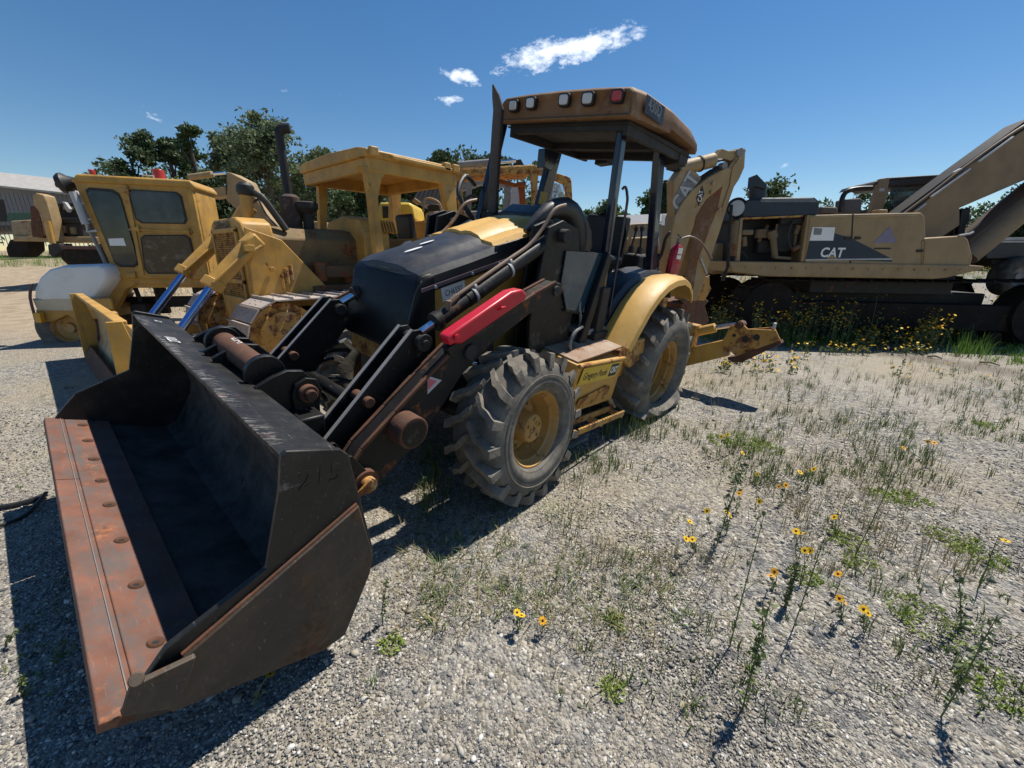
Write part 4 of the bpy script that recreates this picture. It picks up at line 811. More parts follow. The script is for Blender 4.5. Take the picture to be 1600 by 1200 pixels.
# hood, tank, engine
b=B(); b.loft([[W1(x,y,z) for y,z in ((-5.15,1.0),(-5.17,1.78),(-5.0,1.93),(-4.7,1.97),(-4.4,1.93),(-4.23,1.78),(-4.25,1.0))] for x in (2.0,1.9,.9,.2)]); obj('engine_hood',b,mat('dozer_dirty',(.19,.125,.05),.8,rust=.35,dust=.5,dcol=(.12,.10,.06)),D1,bev=.02)
b=B(); b.loft([[W1(x,y,z) for y,z in ((-5.3,1.1),(-5.33,1.9),(-5.15,2.12),(-4.6,2.2),(-4.1,2.12),(-3.95,1.9),(-3.98,1.1))] for x in (.28,.2,-.12,-.2)]); obj('fuel_tank',b,YD,D1,bev=.03)
for k in range(6): 
    b=B(); b.box(W1(-.02-k*.055,-3.95,2.02),(.018,.06,.2),(.4,0,0)); obj('tank_louvre',b,YD,D1)
b=B(); b.box(W1(1.3,-4.22,1.15),(.9,.12,.5)); b.box(W1(.7,-4.1,1.3),(.5,.2,.18)); b.box(W1(.8,-4.0,1.05),(.8,.08,.09)); b.cyl(W1(1.5,-4.05,1.0),W1(.5,-4.05,1.06),.05,n=10); b.cyl(W1(1.0,-4.1,1.15),W1(1.0,-4.1,1.45),.1,n=12); b.cyl(W1(.55,-4.12,1.1),W1(.55,-4.12,1.4),.07,n=12); b.box(W1(1.5,-4.15,1.45),(.3,.2,.16)); obj('engine_parts',b,mat('greasy_engine',(.10,.07,.035),.8,rust=.5,dust=.4,dcol=(.05,.04,.03)),D1,bev=.015)
for (u,v,r) in ((448,430,.035),(455,425,.028),(442,440,.03)):
    p=Q1([(u,v)],-4.0)[0]; b=B(); b.cyl(p-Vector((0,0,.12)),p+Vector((0,0,.10)),r,n=8); obj('valve_block',b,YR,D1,bev=.004)
b=B(); b.box(W1(.9,-3.98,.88),(2.4,.1,.16)); b.box(W1(.9,-4.55,.75),(2.4,1.1,.4)); obj('main_frame',b,YD,D1,bev=.02)
# exhaust and precleaner
sp=Q1([(437,203),(455,345)],-4.75); b=B(); b.tube([Vector((sp[0].x+.02,sp[0].y,sp[0].z-.02)),Vector((sp[0].x,sp[0].y,2.1))],.062,18); ex1=obj('exhaust_stack',b,mat('stack_black',(.013,.012,.013),.6,rust=.15,dust=.2,dcol=(.05,.045,.04)),D1)
x0=sp[0].x; b=B(); b.tube([W1(x0+.02,-4.75,3.30),W1(x0-.02,-4.73,3.37),W1(x0-.12,-4.66,3.39)],.07,14,sub=3); obj('stack_elbow',b,MATS['stack_black'],ex1)
b=B(); b.tube([W1(x0,-4.75,2.46),W1(x0,-4.75,2.42),W1(x0,-4.75,1.8)],[.09,.15,.145],22); obj('muffler',b,mat('muffler_rust',(.055,.04,.035),.85,rust=.35,rcol=(.09,.045,.03),dust=.2),ex1,bev=.01)
p=Q1([(480,330)],-4.6)[0]; b=B(); b.lathe([(0,0),(0,.12),(.06,.17),(.14,.17),(.16,.12),(.17,0)],p-Vector((0,0,.02)),(0,0,1),20); b.cyl(p-Vector((0,0,.4)),p,.08,n=14); obj('air_precleaner',b,DK,D1)
# radiator guard
b=B(); b.loft([[W1(x,y,z) for y,z in ((-5.42,.45),(-5.44,1.80),(-5.38,1.97),(-5.2,2.04),(-4.3,2.04),(-4.12,1.97),(-4.06,1.80),(-4.08,.45))] for x in (1.62,1.97,2.03)]); rg=obj('radiator_guard',b,YD,D1,bev=.03)
b=B(); b.box(W1(2.036,-4.75,1.20),(.012,1.06,1.28)); obj('grille_backing',b,DK,rg)
b=B()
def wires(b,x,ya,yb,za,zb,st,r,W):
    n=int((yb-ya+zb-za)/st)
    for i in range(n):
        c=ya-(zb-za)+i*st
        for sgn in (1,-1):
            pts=[]
            for (yy,zz) in ((ya,None),(yb,None),(None,za),(None,zb)):
                if yy is not None: zz=za+(yy-c) if sgn>0 else zb-(yy-c)
                else: yy=c+(zz-za) if sgn>0 else c+(zb-zz)
                if ya-1e-6<=yy<=yb+1e-6 and za-1e-6<=zz<=zb+1e-6: pts.append((yy,zz))
            pts=sorted(set((round(a,5),round(c_,5)) for a,c_ in pts))
            if len(pts)>=2 and (Vector(pts[0])-Vector(pts[-1])).length>.02: b.bar(W(x,*pts[0]),W(x,*pts[-1]),r,r,up=(1,0,0))
wires(b,2.046,-5.25,-4.25,.58,1.84,.058,.014,W1); gm=obj('grille_mesh',b,YR,rg); gm['kind']='stuff'
for (y0_,y1_,z0_,z1_) in ((-5.30,-5.24,.52,1.88),(-4.26,-4.2,.52,1.88),(-5.3,-4.2,1.84,1.90),(-5.3,-4.2,.50,.57),(-5.3,-4.2,1.14,1.20)):
    b=B(); b.box(W1(2.05,(y0_+y1_)/2,(z0_+z1_)/2),(.03,y1_-y0_,z1_-z0_)); obj('grille_bar',b,YD,rg,bev=.004)
text('CATERPILLAR',frame(W1(2.052,-4.8,1.945),(0,1,0),(1,0,0)),.13,BLP,rg,ext=.001,bold=.004,xs=.85)
b=B(); b.prism([W1(2.0,-4.05,1.9),W1(2.05,-4.05,.5),W1(1.2,-4.05,.55),W1(1.0,-4.05,1.1),W1(1.55,-4.05,1.75)],(0,.05,0)); obj('side_guard',b,YD,D1,bev=.01)
p=W1(1.75,-3.99,1.35)
b=B(); b.cyl(p,p+Vector((0,.05,0)),.035,n=12); obj('guard_boss',b,YD,D1,bev=.005)
# blade lift cylinders
def liftc(yw,u0,v0,u1,v1,u2,v2):
    a,b_,c=Q1([(u0,v0),(u1,v1),(u2,v2)],yw); bb=B(); bb.cyl(a,b_,.105,n=24); o=obj('blade_cylinder',bb,YD,D1,bev=.01)
    bb=B(); d=(c-b_).normalized(); bb.cyl(b_-d*.1,b_+d*.02,.13,n=24); obj('cylinder_gland',bb,YD,o,bev=.01)
    bb=B(); bb.cyl(b_,c+d*.25,.052,n=18); obj('cylinder_rod',bb,CHB,o)
    bb=B(); bb.tube([a+Vector((0,.13,-.1)),a.lerp(b_,.5)+Vector((0,.13,.02)),b_+Vector((0,.12,.05))],.022,8); bb.box(a.lerp(b_,.25)+Vector((0,.14,.02)),(.12,.06,.08)); obj('cylinder_line',bb,YD,o,bev=.004)
    bb=B(); bb.box(a.lerp(b_,.12),(.2,.28,.2),(0,.7,0)); obj('trunnion_yoke',bb,YD,o,bev=.03)
liftc(-3.86,401,372,330,448,276,524)
liftc(-5.62,352,362,287,428,238,492)
b=B(); b.tube([W1(1.8,-4.5,2.0),W1(1.75,-4.5,2.35)],.085,16); obj('filler_neck',b,YD,D1,bev=.01); b=B(); b.tube([W1(1.75,-5.3,1.9),W1(1.5,-5.2,2.28)],.12,16); obj('guard_tube',b,YD,D1,bev=.01)
b=B(); b.lathe([(0,.0),(0,.10),(.05,.12),(.12,.11),(.16,.07),(.17,0)],W1(1.75,-4.5,2.36),(0,0,1),18); b.tube([W1(1.75,-4.5,2.42),W1(1.6,-4.4,2.35),W1(1.45,-4.35,2.1),W1(1.35,-4.3,1.9)],.05,10,sub=3); obj('black_cap_hose',b,RBH,D1)
# blade
bp=[(3.66,.95),(3.60,.93),(3.52,.78),(3.49,.55),(3.52,.3),(3.62,.06),(3.72,-.02)]
b=B(); b.prism([W1(x,-6.36,z) for x,z in bp]+[W1(x-.035,-6.36,z) for x,z in bp[::-1]],(0,3.88,0)); bl=obj('blade',b,YBL,D1,bev=.006)
b=B(); b.box(W1(3.61,-4.42,.95),(.09,3.88,.04)); obj('blade_top_rail',b,YD,bl,bev=.01)
b=B(); b.prism([W1(x,-6.40,z) for x,z in ((3.71,.97),(3.60,.97),(3.52,.5),(3.60,-.02),(3.75,-.02))],(0,.04,0)); obj('blade_end_plate',b,YD,bl,bev=.005)
b=B(); b.prism([W1(x,-2.48,z) for x,z in ((3.71,.97),(3.60,.97),(3.52,.5),(3.60,-.02),(3.75,-.02))],(0,.04,0)); obj('blade_end_plate',b,YD,bl,bev=.005)
for k in range(3):
    b=B(); b.prism([W1(3.66,-6.35+k*1.293,.20),W1(3.78,-6.35+k*1.293,-.03),W1(3.76,-6.35+k*1.293,-.04),W1(3.64,-6.35+k*1.293,.19)],(0,1.286,0)); obj('blade_cutting_edge',b,RD,bl,bev=.003)
for y in (-5.6,-3.86):
    b=B(); b.bar(W1(3.45,y,.45),W1(2.3,y,.40),.12,.16); b.box(W1(3.40,y,.6),(.15,.2,.3)); obj('push_arm',b,YD,D1,bev=.02)
track(D1,-3.98+4.72,-3.22+4.72,(1.93,.49),.48,(-1.3,.54),.52,.215,TRK,YR)
track(D1,-6.22+4.72,-5.5+4.72,(1.93,.49),.48,(-1.3,.54),.52,.215,TRK,YR)
b=B(); b.box(W1(1.7,-3.68,.62),(1.3,.30,.12)); obj('track_guard',b,YD,D1,bev=.02)
# ---------------- cabbed machine with white tank on the left
D2=rootat('sweeper_truck','yellow cabbed machine with a rounded white plastic tank over its front wheel, at the left','sweeper',215,8.0,325,z=0)
M2=MW(D2)
def Q2(l,y=0): return [AT(M2,u,v,'y',y) for u,v in l]
b=B(); b.prism(Q2([(112,279),(120,273),(292,283),(303,291),(311,330),(330,436),(190,436),(178,431)]),(0,-.85,0)); cb=obj('cab_body',b,YD,D2,bev=.03)
b=B(); b.prism(Q2([(108,284),(118,271),(296,281),(306,292),(302,299),(292,292),(200,288),(120,284)],.05),(0,-.95,0)); obj('cab_roof',b,YD,cb,bev=.03)
def window(l,name='window',g=GL,y=.0):
    c=sum(Q2(l,y),Vector())/len(l); q=Q2(l,y)
    bb=B(); bb.prism(q,(0,.02,0)); o=obj(name,bb,RBH,cb,bev=.006); bb=B(); bb.prism([c+(p-c)*.93+Vector((0,.021,0)) for p in q],(0,.004,0)); obj('pane',bb,g,o); return o
window([(134,297),(140,293),(176,296),(186,302),(191,312),(217,407),(216,414),(210,418),(188,417),(180,411)])
window([(201,299),(205,296),(276,300),(284,306),(293,344),(290,350),(222,349),(212,342)],g=GLC)  # greyer pane colour stands in for a reflection in this window
window([(220,372),(226,367),(290,367),(298,372),(304,396),(296,428),(232,428),(226,420)],g=mat('murky_door_panel',(.10,.07,.035),.7,rust=.2,dust=.3))
b=B(); b.prism(Q2([(193,288),(199,290),(226,430),(220,430)],.012),(0,.012,0)); b.prism(Q2([(199,357),(300,361),(301,364),(200,360)],.012),(0,.012,0)); obj('door_frame',b,YD,cb,bev=.003)
for (u,v) in ((194,297),(211,358),(290,362),(205,430)): p=Q2([(u,v)],.03)[0]; b=B(); b.box(p,(.10,.03,.07)); b.cyl(p-Vector((.05,0,.06)),p-Vector((.05,0,-.06)),.018,n=8); obj('hinge',b,YD,cb,bev=.004)
b=B(); b.prism(Q2([(169,373),(193,372),(197,384),(172,384)],.03),(0,.002,0)); obj('paper_notice',b,WHP,cb)
b=B(); b.prism(Q2([(290,294),(300,292),(328,440),(312,440)],.05),(0,-.08,0)); obj('corner_pillar',b,YD,cb,bev=.02)
p=Q2([(250,281)],-.5)[0]; b=B(); b.cyl(p,p+Vector((0,0,.17)),.10,.085,n=20); obj('beacon',b,mat('beacon_red',(.42,.03,.01),.3,coat=.3),D2,bev=.01)
p=Q2([(145,274)],-.3)[0]; b=B(); b.cyl(p,p+Vector((0,0,.09)),.045,n=12); obj('marker_lamp',b,MATS['beacon_red'],D2,bev=.01)
b=B(); b.tube(Q2([(222,282),(223,274),(240,275),(241,282)],-.2),.012,6); obj('roof_handle',b,LGY,cb)
b=B(); q=Q2([(88,288)],-.2)[0]; ax=Vector((1,.15,-.25)); b.lathe([(-.02,.0),(0,.14),(.05,.17),(.09,.17),(.14,.12),(.22,.08),(.24,0)],q+Vector((-.05,0,0)),-ax,20); b.tube([q,q+Vector((-.35,-.05,-.05))],.05,8); obj('head_lamp',b,RBH,D2)
b=B(); b.tube(Q2([(112,300),(135,345),(137,362),(152,360)],.08),.022,8); b.tube(Q2([(114,300),(134,350)],.10),.055,10); obj('mirror_arm',b,LGY,D2)
b=B(); b.tube(Q2([(135,350),(160,400),(172,430)],.02),.03,8); obj('grab_bar',b,GRY,D2)
# frame and legs
b=B(); b.prism(Q2([(180,428),(255,432),(332,430),(326,446),(214,444),(196,452),(164,510),(150,508),(150,478),(176,436)],-.05),(0,-.18,0)); b.box(AT(M2,250,440,'y',-.8),(2.2,1.4,.15)); obj('frame_rail',b,YD,D2,bev=.015)
# white tank
tk=Q2([(47,468),(48,452),(56,434),(72,420),(95,414),(158,412),(168,416),(173,427),(172,438),(152,467),(140,470),(60,472)],.25)
c=sum(tk,Vector())/len(tk); secs=[]
for y,k in ((.0,.86),(.06,.95),(.16,1),(.9,1),(1.0,.95),(1.06,.86)): secs.append([c+(p-c)*k+Vector((0,-y,0)) for p in tk])
b=B(); b.loft(secs); obj('white_tank',b,WH,D2,bev=.02,ang=60)
b=B(); b.loft([[p+Vector((0,-y,0)) for p in Q2([(49,466),(54,468),(156,464),(150,480),(112,486),(58,486)],.24)] for y in (0,1.03)]); obj('tank_base',b,mat('tank_beige',(.5,.42,.30),.5,dust=.2),D2,bev=.02)
b=B(); b.prism(Q2([(55,484),(160,478),(166,498),(118,500),(105,492),(84,502),(60,504)],.22),(0,-1.0,0)); b.box(Q2([(150,475)],.3)[0],(.5,.06,.2)); obj('front_frame',b,YD,D2,bev=.015)
b=B(); b.tube(Q2([(50,445),(47,465),(56,500)],.28),.02,8,sub=3); obj('tank_strap',b,mat('maroon_strap',(.10,.05,.05),.6),D2)
b=B(); p=Q2([(62,496)],.3)[0]; b.box(p,(.09,.1,.17)); obj('marker_lamp',b,mat('amber_lens',(.62,.32,.03),.35),D2,bev=.01)
def simple_wheel(root,c,r,w,rimr,mt=RB,mr_=RM,name='wheel'):
    b=B(); b.lathe([(0,rimr),(.03,rimr+.03),(.03,r*.85),(.0,r*.97),(-.05,r),(-w+.05,r),(-w,r*.97),(-w-.03,r*.85),(-w-.02,rimr)],c,(0,1,0),40); o=obj(name,b,mt,root,ang=50)
    b=B(); b.lathe([(0,rimr),(-.02,rimr*.92),(-.08,rimr*.85),(-.1,.4*rimr),(-.04,.35*rimr),(-.04,0)],c,(0,1,0),28); obj('rim',b,mr_,o,ang=40); return o
pw=AT(M2,112,512,'y',.05); simple_wheel(D2,(pw.x,.16,pw.z),.47,.3,.24,RBG)
simple_wheel(D2,(pw.x,-.9,pw.z),.47,.3,.24,RBG); 
for y in (-.2,-1.3): simple_wheel(D2,(pw.x-3.6,y,.5),.5,.35,.25)
b=B(); b.box(Vector((pw.x-1.2,-.6,.75)),(.15,.12,.7)); b.box(Vector((pw.x-1.9,-.6,.75)),(.2,.3,.8)); b.box(Vector((pw.x-1.8,-.7,.62)),(3.6,.25,.2)); b.tube([(pw.x-1.25,-.3,1.1),(pw.x-1.3,-.2,.6),(pw.x-1.2,-.2,.3)],.03,8,sub=3); obj('under_frame',b,DK,D2,bev=.02)
b=B(); b.box(Vector((pw.x-.95,-.35,.40)),(.25,.3,.45)); b.cyl((pw.x-.95,-.35,.6),(pw.x-.9,-.35,1.05),.04,n=8); obj('hydraulic_motor',b,DK,D2,bev=.03)
b=B(); b.prism(Q2([(312,385),(338,345),(345,350),(322,398)],-.5),(0,-.1,0)); b.prism(Q2([(300,438),(316,436),(344,392),(350,408),(314,470),(306,470)],-1.2),(0,-.1,0)); obj('rear_brace',b,YD,D2,bev=.01)
# ---------------- excavator right
D3=rootat('excavator','large tan excavator with open engine bay and raised boom, right of the backhoe','excavator',1330,8.2,126,z=-.10)
M3=MW(D3)
def Q3(l,y=0): return [AT(M3,u,v,'y',y) for u,v in l]
def part3(n,l,y,t,m,bev=.015,par=None,seg=2): b=B(); b.prism(Q3(l,y),(0,t,0)); return obj(n,b,m,par or D3,bev=bev,seg=seg)
TAN=mat('excavator_tan',(.31,.21,.10),.6,rust=.05,dust=.3,streak=.35,dcol=(.30,.25,.18))
TAN2=mat('excavator_boom_tan',(.24,.165,.09),.65,rust=.03,dust=.25,dcol=(.26,.21,.15))
NVY=mat('navy_panel',(.014,.025,.038),.5,dust=.15,dcol=(.05,.06,.065))
# viewer-facing side is y<0 for this heading -> check sign with camera
SG=1 if (M3.inverted()@CAM).y>0 else -1
def q3(n,l,m,y=0,t=.5,bev=.015,par=None): return part3(n,l,SG*y,-SG*t,m,bev,par)
sp=q3('side_panel',[(1266,336),(1440,332),(1445,338),(1447,372),(1440,377),(1440,416),(1258,412)],TAN,0,.9,.02)
q3('front_side_box',[(1447,372),(1506,368),(1513,374),(1520,402),(1516,418),(1440,417),(1440,377)],TAN,0,.8,.02)
q3('panel_seam',[(1332,334),(1334,334),(1330,412),(1327,412)],DK,.004,.01,0,sp)
q3('deck_rail',[(1138,408),(1516,414),(1540,416),(1535,421),(1480,434),(1460,436),(1200,432),(1145,425)],TAN,.03,2.6,.02)
q3('engine_bay_back',[(1156,338),(1268,336),(1262,412),(1150,410)],DK,-.5,1.6,.02)
q3('stripe_panel',[(1268,362),(1303,364),(1330,372),(1393,404),(1394,409),(1259,405)],NVY,.006,.008,.001,sp)
q3('stripe_line',[(1259,405),(1393,403.5),(1394,406),(1259,407)],LGY,.009,.006,0,sp)
q3('white_notice',[(1270,355),(1305,355),(1302,376),(1265,376)],WHP,.010,.006,0,sp)
q3('notice_print',[(1272,356),(1285,357),(1283,367),(1271,367)],GRY,.0115,.004,0,sp)
q3('triangle_decal',[(1391,353),(1401,379),(1364,380)],mat('lilac_decal',(.20,.18,.25),.5,bump=0),.006,.005,0,sp)
q3('decal_print',[(1367,387),(1392,387),(1392,389.5),(1366,389.5)],BLP,.006,.004,0,sp)
a,c,d=Q3([(1285,395),(1315,395.5),(1300,395.3)],SG*.0125); text('CAT',frame(d,c-a,(0,SG,0)),.23,WHP,sp,ext=.001,bold=.006,shear=.08,xs=.9)
q3('logo_triangle',[(1300,398),(1309,404),(1291,404)],YT,.0145,.003,0,sp)
q3('engine_hood',[(1162,322),(1168,312),(1186,312),(1188,309),(1273,308),(1281,315),(1279,336),(1160,340)],NVY,-.05,1.6,.03)
q3('hood_top_trim',[(1189,310),(1270,309),(1278,316),(1188,316)],mat('hood_grey_blue',(.12,.14,.15),.5,dust=.2),-.045,1.5,.01)
b=B(); b.tube([*Q3([(1183,325),(1184,292)],-SG*.3)],.14,16); st3=obj('exhaust_outlet',b,NVY,D3)
q3('exhaust_fin',[(1181,291),(1183,272),(1199,289),(1197,296)],NVY,-.1,.35,.01,st3)
q3('hood_sill',[(1160,340),(1255,336),(1255,339),(1161,343)],YR,-.02,.05,.004)
q3('bay_post',[(1262,336),(1269,336),(1258,409),(1251,409)],TAN,-.02,.08,.006); q3('bay_post',[(1157,341),(1161,341),(1156,408),(1150,408)],TAN,-.02,.08,.006)
EP=mat('engine_dusty',(.17,.125,.07),.8,rust=.4,dust=.5,dcol=(.20,.16,.10))
for (u0,v0,u1,v1,r,y) in ((1211,402,1208,372,.055,-.15),(1208,372,1206,360,.085,-.15),(1210,402,1235,404,.03,-.12),(1148,345,1144,400,.09,-.1),(1163,385,1162,370,.05,-.1),(1248,352,1243,366,.045,-.2),(1250,385,1238,390,.05,-.15),(1241,388,1245,350,.03,-.25),(1200,352,1185,378,.03,-.3),(1214,350,1211,365,.018,-.2),(1256,345,1250,400,.05,-.3)):
    a,c=Q3([(u0,v0),(u1,v1)],SG*y); b=B(); b.cyl(a,c,r,n=14); obj('engine_pipe',b,EP,D3,bev=.006)
for (u,v,w,h,y) in ((1167,363,.20,.09,-.05),(1190,365,.2,.16,-.25),(1235,345,.4,.12,-.2),(1195,385,.3,.25,-.35),(1240,378,.22,.18,-.3),(1228,360,.15,.3,-.4)):
    a=Q3([(u,v)],SG*y)[0]; b=B(); b.box(a,(w,.12,h)); obj('engine_casting',b,EP if w<.25 else DK,D3,bev=.02)
a=Q3([(1225,370)],-SG*.3)[0]; b=B(); b.lathe([(0,0),(0,.2),(.03,.27),(.06,.27),(.07,.0)],a,(0,SG,0),28); obj('cooling_fan_shroud',b,DK,D3)
b=B(); b.tube(Q3([(1240,345),(1234,355),(1231,372),(1236,388)],-SG*.1),.02,8,sub=4); obj('engine_hose',b,RBH,D3); b=B(); b.tube(Q3([(1156,392),(1163,396),(1168,404)],-SG*.05),.012,6,sub=4); obj('engine_hose',b,RBH,D3)
a=Q3([(1152,325)],-SG*.05)[0]; b=B(); b.lathe([(0,0),(.0,.13),(-.02,.14),(-.10,.14)],a,(0,SG,0),24); ms=obj('air_filter_cap',b,LGY,D3); b=B(); b.lathe([(-.03,.14),(0,.18),(-.05,.18),(-.10,.15)],a,(0,SG,0),24); obj('filter_rim',b,BK,ms)
b=B(); b.tube(Q3([(1143,320),(1140,360),(1137,418),(1131,432)],SG*.02),.03,8); obj('rear_chain',b,BK,D3); p=Q3([(1131,432)],SG*.02)[0]; b=B(); b.box(p,(.07,.05,.16)); obj('chain_hook',b,BK,D3,bev=.01)
q3('counterweight',[(1110,400),(1120,380),(1140,378),(1150,408),(1140,428),(1112,428)],YT,-1.2,1.4,.05)
# cab, rail and boom
cabm=q3('cab',[(1408,336),(1500,336),(1500,400),(1410,400)],DK,-1.7,1.0,.03)
for yy in (-1.70,-2.62):
    q3('cab_glass',[(1392,293),(1492,290),(1496,396),(1412,396),(1390,334)],GLC,yy,.02,.0,cabm)
    q3('cab_corner_post',[(1486,286),(1497,286),(1500,400),(1490,400)],DK,yy+.02,.06,.01,cabm)
q3('cab_rear_sill',[(1362,326),(1412,326),(1414,340),(1362,340)],DK,-1.72,.9,.01,cabm)
q3('operator_seat',[(1430,334),(1432,312),(1446,310),(1450,334)],SEAT,-2.0,.4,.03,cabm)
q3('cab_glass',[(1366,297),(1376,288),(1374,332),(1363,333)],GLC,-1.69,.02,.0,cabm)
q3('cab_roof',[(1364,290),(1370,283),(1392,277),(1478,272),(1500,274),(1500,286),(1392,291),(1380,283)],mat('cab_roof_dark',(.03,.028,.027),.6,dust=.2),-1.66,1.1,.02,cabm)
q3('cab_pillar',[(1377,279),(1390,277),(1386,310),(1378,333),(1360,333),(1368,305)],TAN2,-1.6,.12,.01,cabm)
q3('pillar_plate',[(1375,294),(1382,294),(1382,299),(1374,299)],LGY,-1.595,.01,.0,cabm)
b=B(); b.tube(Q3([(1313,332),(1316,310),(1324,299),(1340,295),(1362,294)],-SG*.9),.045,8,sub=3); obj('mirror_frame',b,BK,D3)
q3('seat_back',[(1318,333),(1320,311),(1345,309),(1349,312),(1345,333)],mat('seat_grey',(.07,.07,.08),.7),-1.0,.3,.03)
q3('roof_box',[(1283,334),(1284,323),(1309,323),(1311,334)],mat('box_brown',(.09,.075,.065),.7),-.6,.5,.03)
q3('fuel_cap_box',[(1374,334),(1374,327),(1388,327),(1388,334)],TAN,-.5,.2,.02)
boom=q3('boom',[(1427,331),(1450,312),(1520,255),(1600,203),(1720,150),(1900,120),(1900,200),(1720,240),(1600,282),(1530,312),(1500,325),(1500,352),(1450,385),(1435,352)],TAN2,-.95,.55,.02)
q3('boom_top_pipe',[(1405,333),(1425,318),(1500,262),(1600,190),(1700,150),(1700,155),(1600,197),(1500,269),(1425,325),(1410,336)],DK,-1.0,.35,.01,boom)
for k,(o1,o2) in enumerate(((0,0),(7,9),(14,17))):
    b=B(); b.tube(Q3([(1412+o1,334),(1460+o1*.7,298+o1*.5),(1506+o1*.6,262+o2),(1570+o2*.4,216+o2),(1620,186+o2),(1700,150+o2)],-SG*(.98+.1*k)),.028,8,sub=3); obj('boom_hydraulic_line',b,mat('boom_line_grey',(.16,.15,.15),.4,metal=.3) if k else HOSE,boom)
for (u,v,u2,v2) in ((1454,308,1515,264),(1430,330,1446,318),(1528,253,1582,214),(1490,270,1501,264)):
    b=B(); a,c=Q3([(u,v),(u2,v2)],-SG*.93); b.bar(a,c,.06,.03); obj('line_cover',b,LGY,boom,bev=.004)
b=B(); a,c=Q3([(1512,402),(1700,246)],-SG*.78); b.cyl(a,c,.17,n=24); obj('boom_cylinder',b,TAN2,D3); b=B(); a,c=Q3([(1500,380),(1720,205)],-SG*1.3); b.cyl(a,c,.15,n=24); obj('boom_cylinder',b,mat('cyl_brown',(.11,.075,.055),.6,rust=.1),D3)
b=B(); b.tube(Q3([(1498,368),(1516,365),(1521,362)],SG*.0),.02,6); obj('front_handle',b,LGY,D3)
q3('coat_on_mirror',[(1503,327),(1517,324),(1516,345),(1510,352),(1508,366),(1497,366),(1500,350)],BLP,-1.2,.1,.02)
b=B(); b.cyl(AT(M3,1400,425,'y',-SG*1.4),AT(M3,1400,445,'y',-SG*1.4),.65,n=32); obj('slew_ring',b,DK,D3)
# doors, vents and handles on the body side
for l in ([(1270,339),(1328,338),(1325,340.2),(1270,341)],[(1338,338),(1434,336),(1434,338),(1338,340)],[(1446,374),(1447,376),(1444,415),(1442.5,415)]): q3('panel_rib',l,TAN,.012,.010,.002,sp)
for (u,v) in ((1324,372),(1340,372),(1437,392)): p=Q3([(u,v)],SG*.01)[0]; b=B(); b.box(p,(.10,.03,.045)); obj('door_handle',b,DK,sp,bev=.005)
for u in range(1165,1510,24): p=Q3([(u,418+(u-1165)*.012)],SG*.035)[0]; b=B(); b.cyl(p,p+Vector((0,SG*.012,0)),.018,n=6); obj('rail_bolt',b,YR,D3)
# tracks: y from camera-facing side
xa=AT(M3,1190,470,'y',-SG*.2).x; xb_=AT(M3,1640,520,'y',-SG*.2).x
for (ya,yb) in ((-.75,-.10),(-2.9,-2.25)):
    y0,y1=sorted((SG*ya,SG*yb)); track(D3,y0,y1,(xb_-.2,.70),.60,(xa+.15,.72),.55,.26,TRD,TRD,gro=.05,sag=.02)
b=B(); b.box(Vector(((xa+xb_)/2,-SG*1.5,.75)),(3.6,1.6,.6)); b.box(Vector(((xa+xb_)/2-.4,-SG*1.5,1.2)),(2.6,2.2,.35)); obj('car_body',b,DK,D3,bev=.03)
# ---------------- row of machines behind
def flat(root,M,ysg=1):
    def f(n,l,m,y=0,t=.4,bev=.01,par=None):
        b=B(); b.prism([AT(M,u,v,'y',y) for u,v in l],(0,-t*ysg,0)); return obj(n,b,m,par or root,bev=bev)
    return f
def newm(name,label,cat,u,d,group=None,yaw=311):
    r=rootat(name,label,cat,u,d,yaw,group); M=MW(r); sg=1 if (M.inverted()@CAM).y>0 else -1
    return r,M,flat(r,M,sg),sg
def tubes(r,M,n,l,y,rad,m,par=None,sub=0): b=B(); b.tube([AT(M,u,v,'y',y) for u,v in l],rad,12,sub=sub); return obj(n,b,m,par or r)
# excavator with folded boom behind the cab roof
r,M,f,sg=newm('excavator','tan excavator boom bent down between the cab and the black exhaust stack','excavator',380,11.5)
bo=f('boom',[(296,290),(330,293),(352,292),(353,305),(330,309),(312,308),(296,306)],YT,0,.35)
f('boom_elbow',[(353,268),(361,270),(386,283),(400,310),(418,340),(430,350),(444,378),(420,384),(394,352),(372,330),(353,312),(355,290)],YT,0,.4,.02,bo)
f('elbow_strap',[(374,328),(404,308),(406,311),(376,332)],DK,.01,.02,0,bo)
f('logo_panel',[(311,296),(320,298),(333,306),(311,306)],BLP,.01,.02,0,bo)
a=[AT(M,u,v,'y',.02*sg) for u,v in ((308,302),(316,302),(311,302))]; text('CAT',frame(a[2],a[1]-a[0],(0,sg,0)),.14,WHP,bo,ext=.001,bold=.003)
tubes(r,M,'boom_cylinder',[(296,277),(332,272)],-.1*sg,.07,YT); tubes(r,M,'cylinder_rod',[(332,272),(352,270)],-.1*sg,.035,CH)
tubes(r,M,'boom_hose',[(404,312),(416,335),(432,352),(440,362)],.05*sg,.025,RBH,None,3)
f('cab_shell',[(430,350),(500,345),(505,420),(430,420)],YT,-.5,1.4,.03); f('house_body',[(405,385),(590,380),(590,432),(405,440)],YT,-.4,2.2,.05); f('track_frame',[(400,440),(600,432),(600,455),(400,462)],DK,-.2,.6,.05)
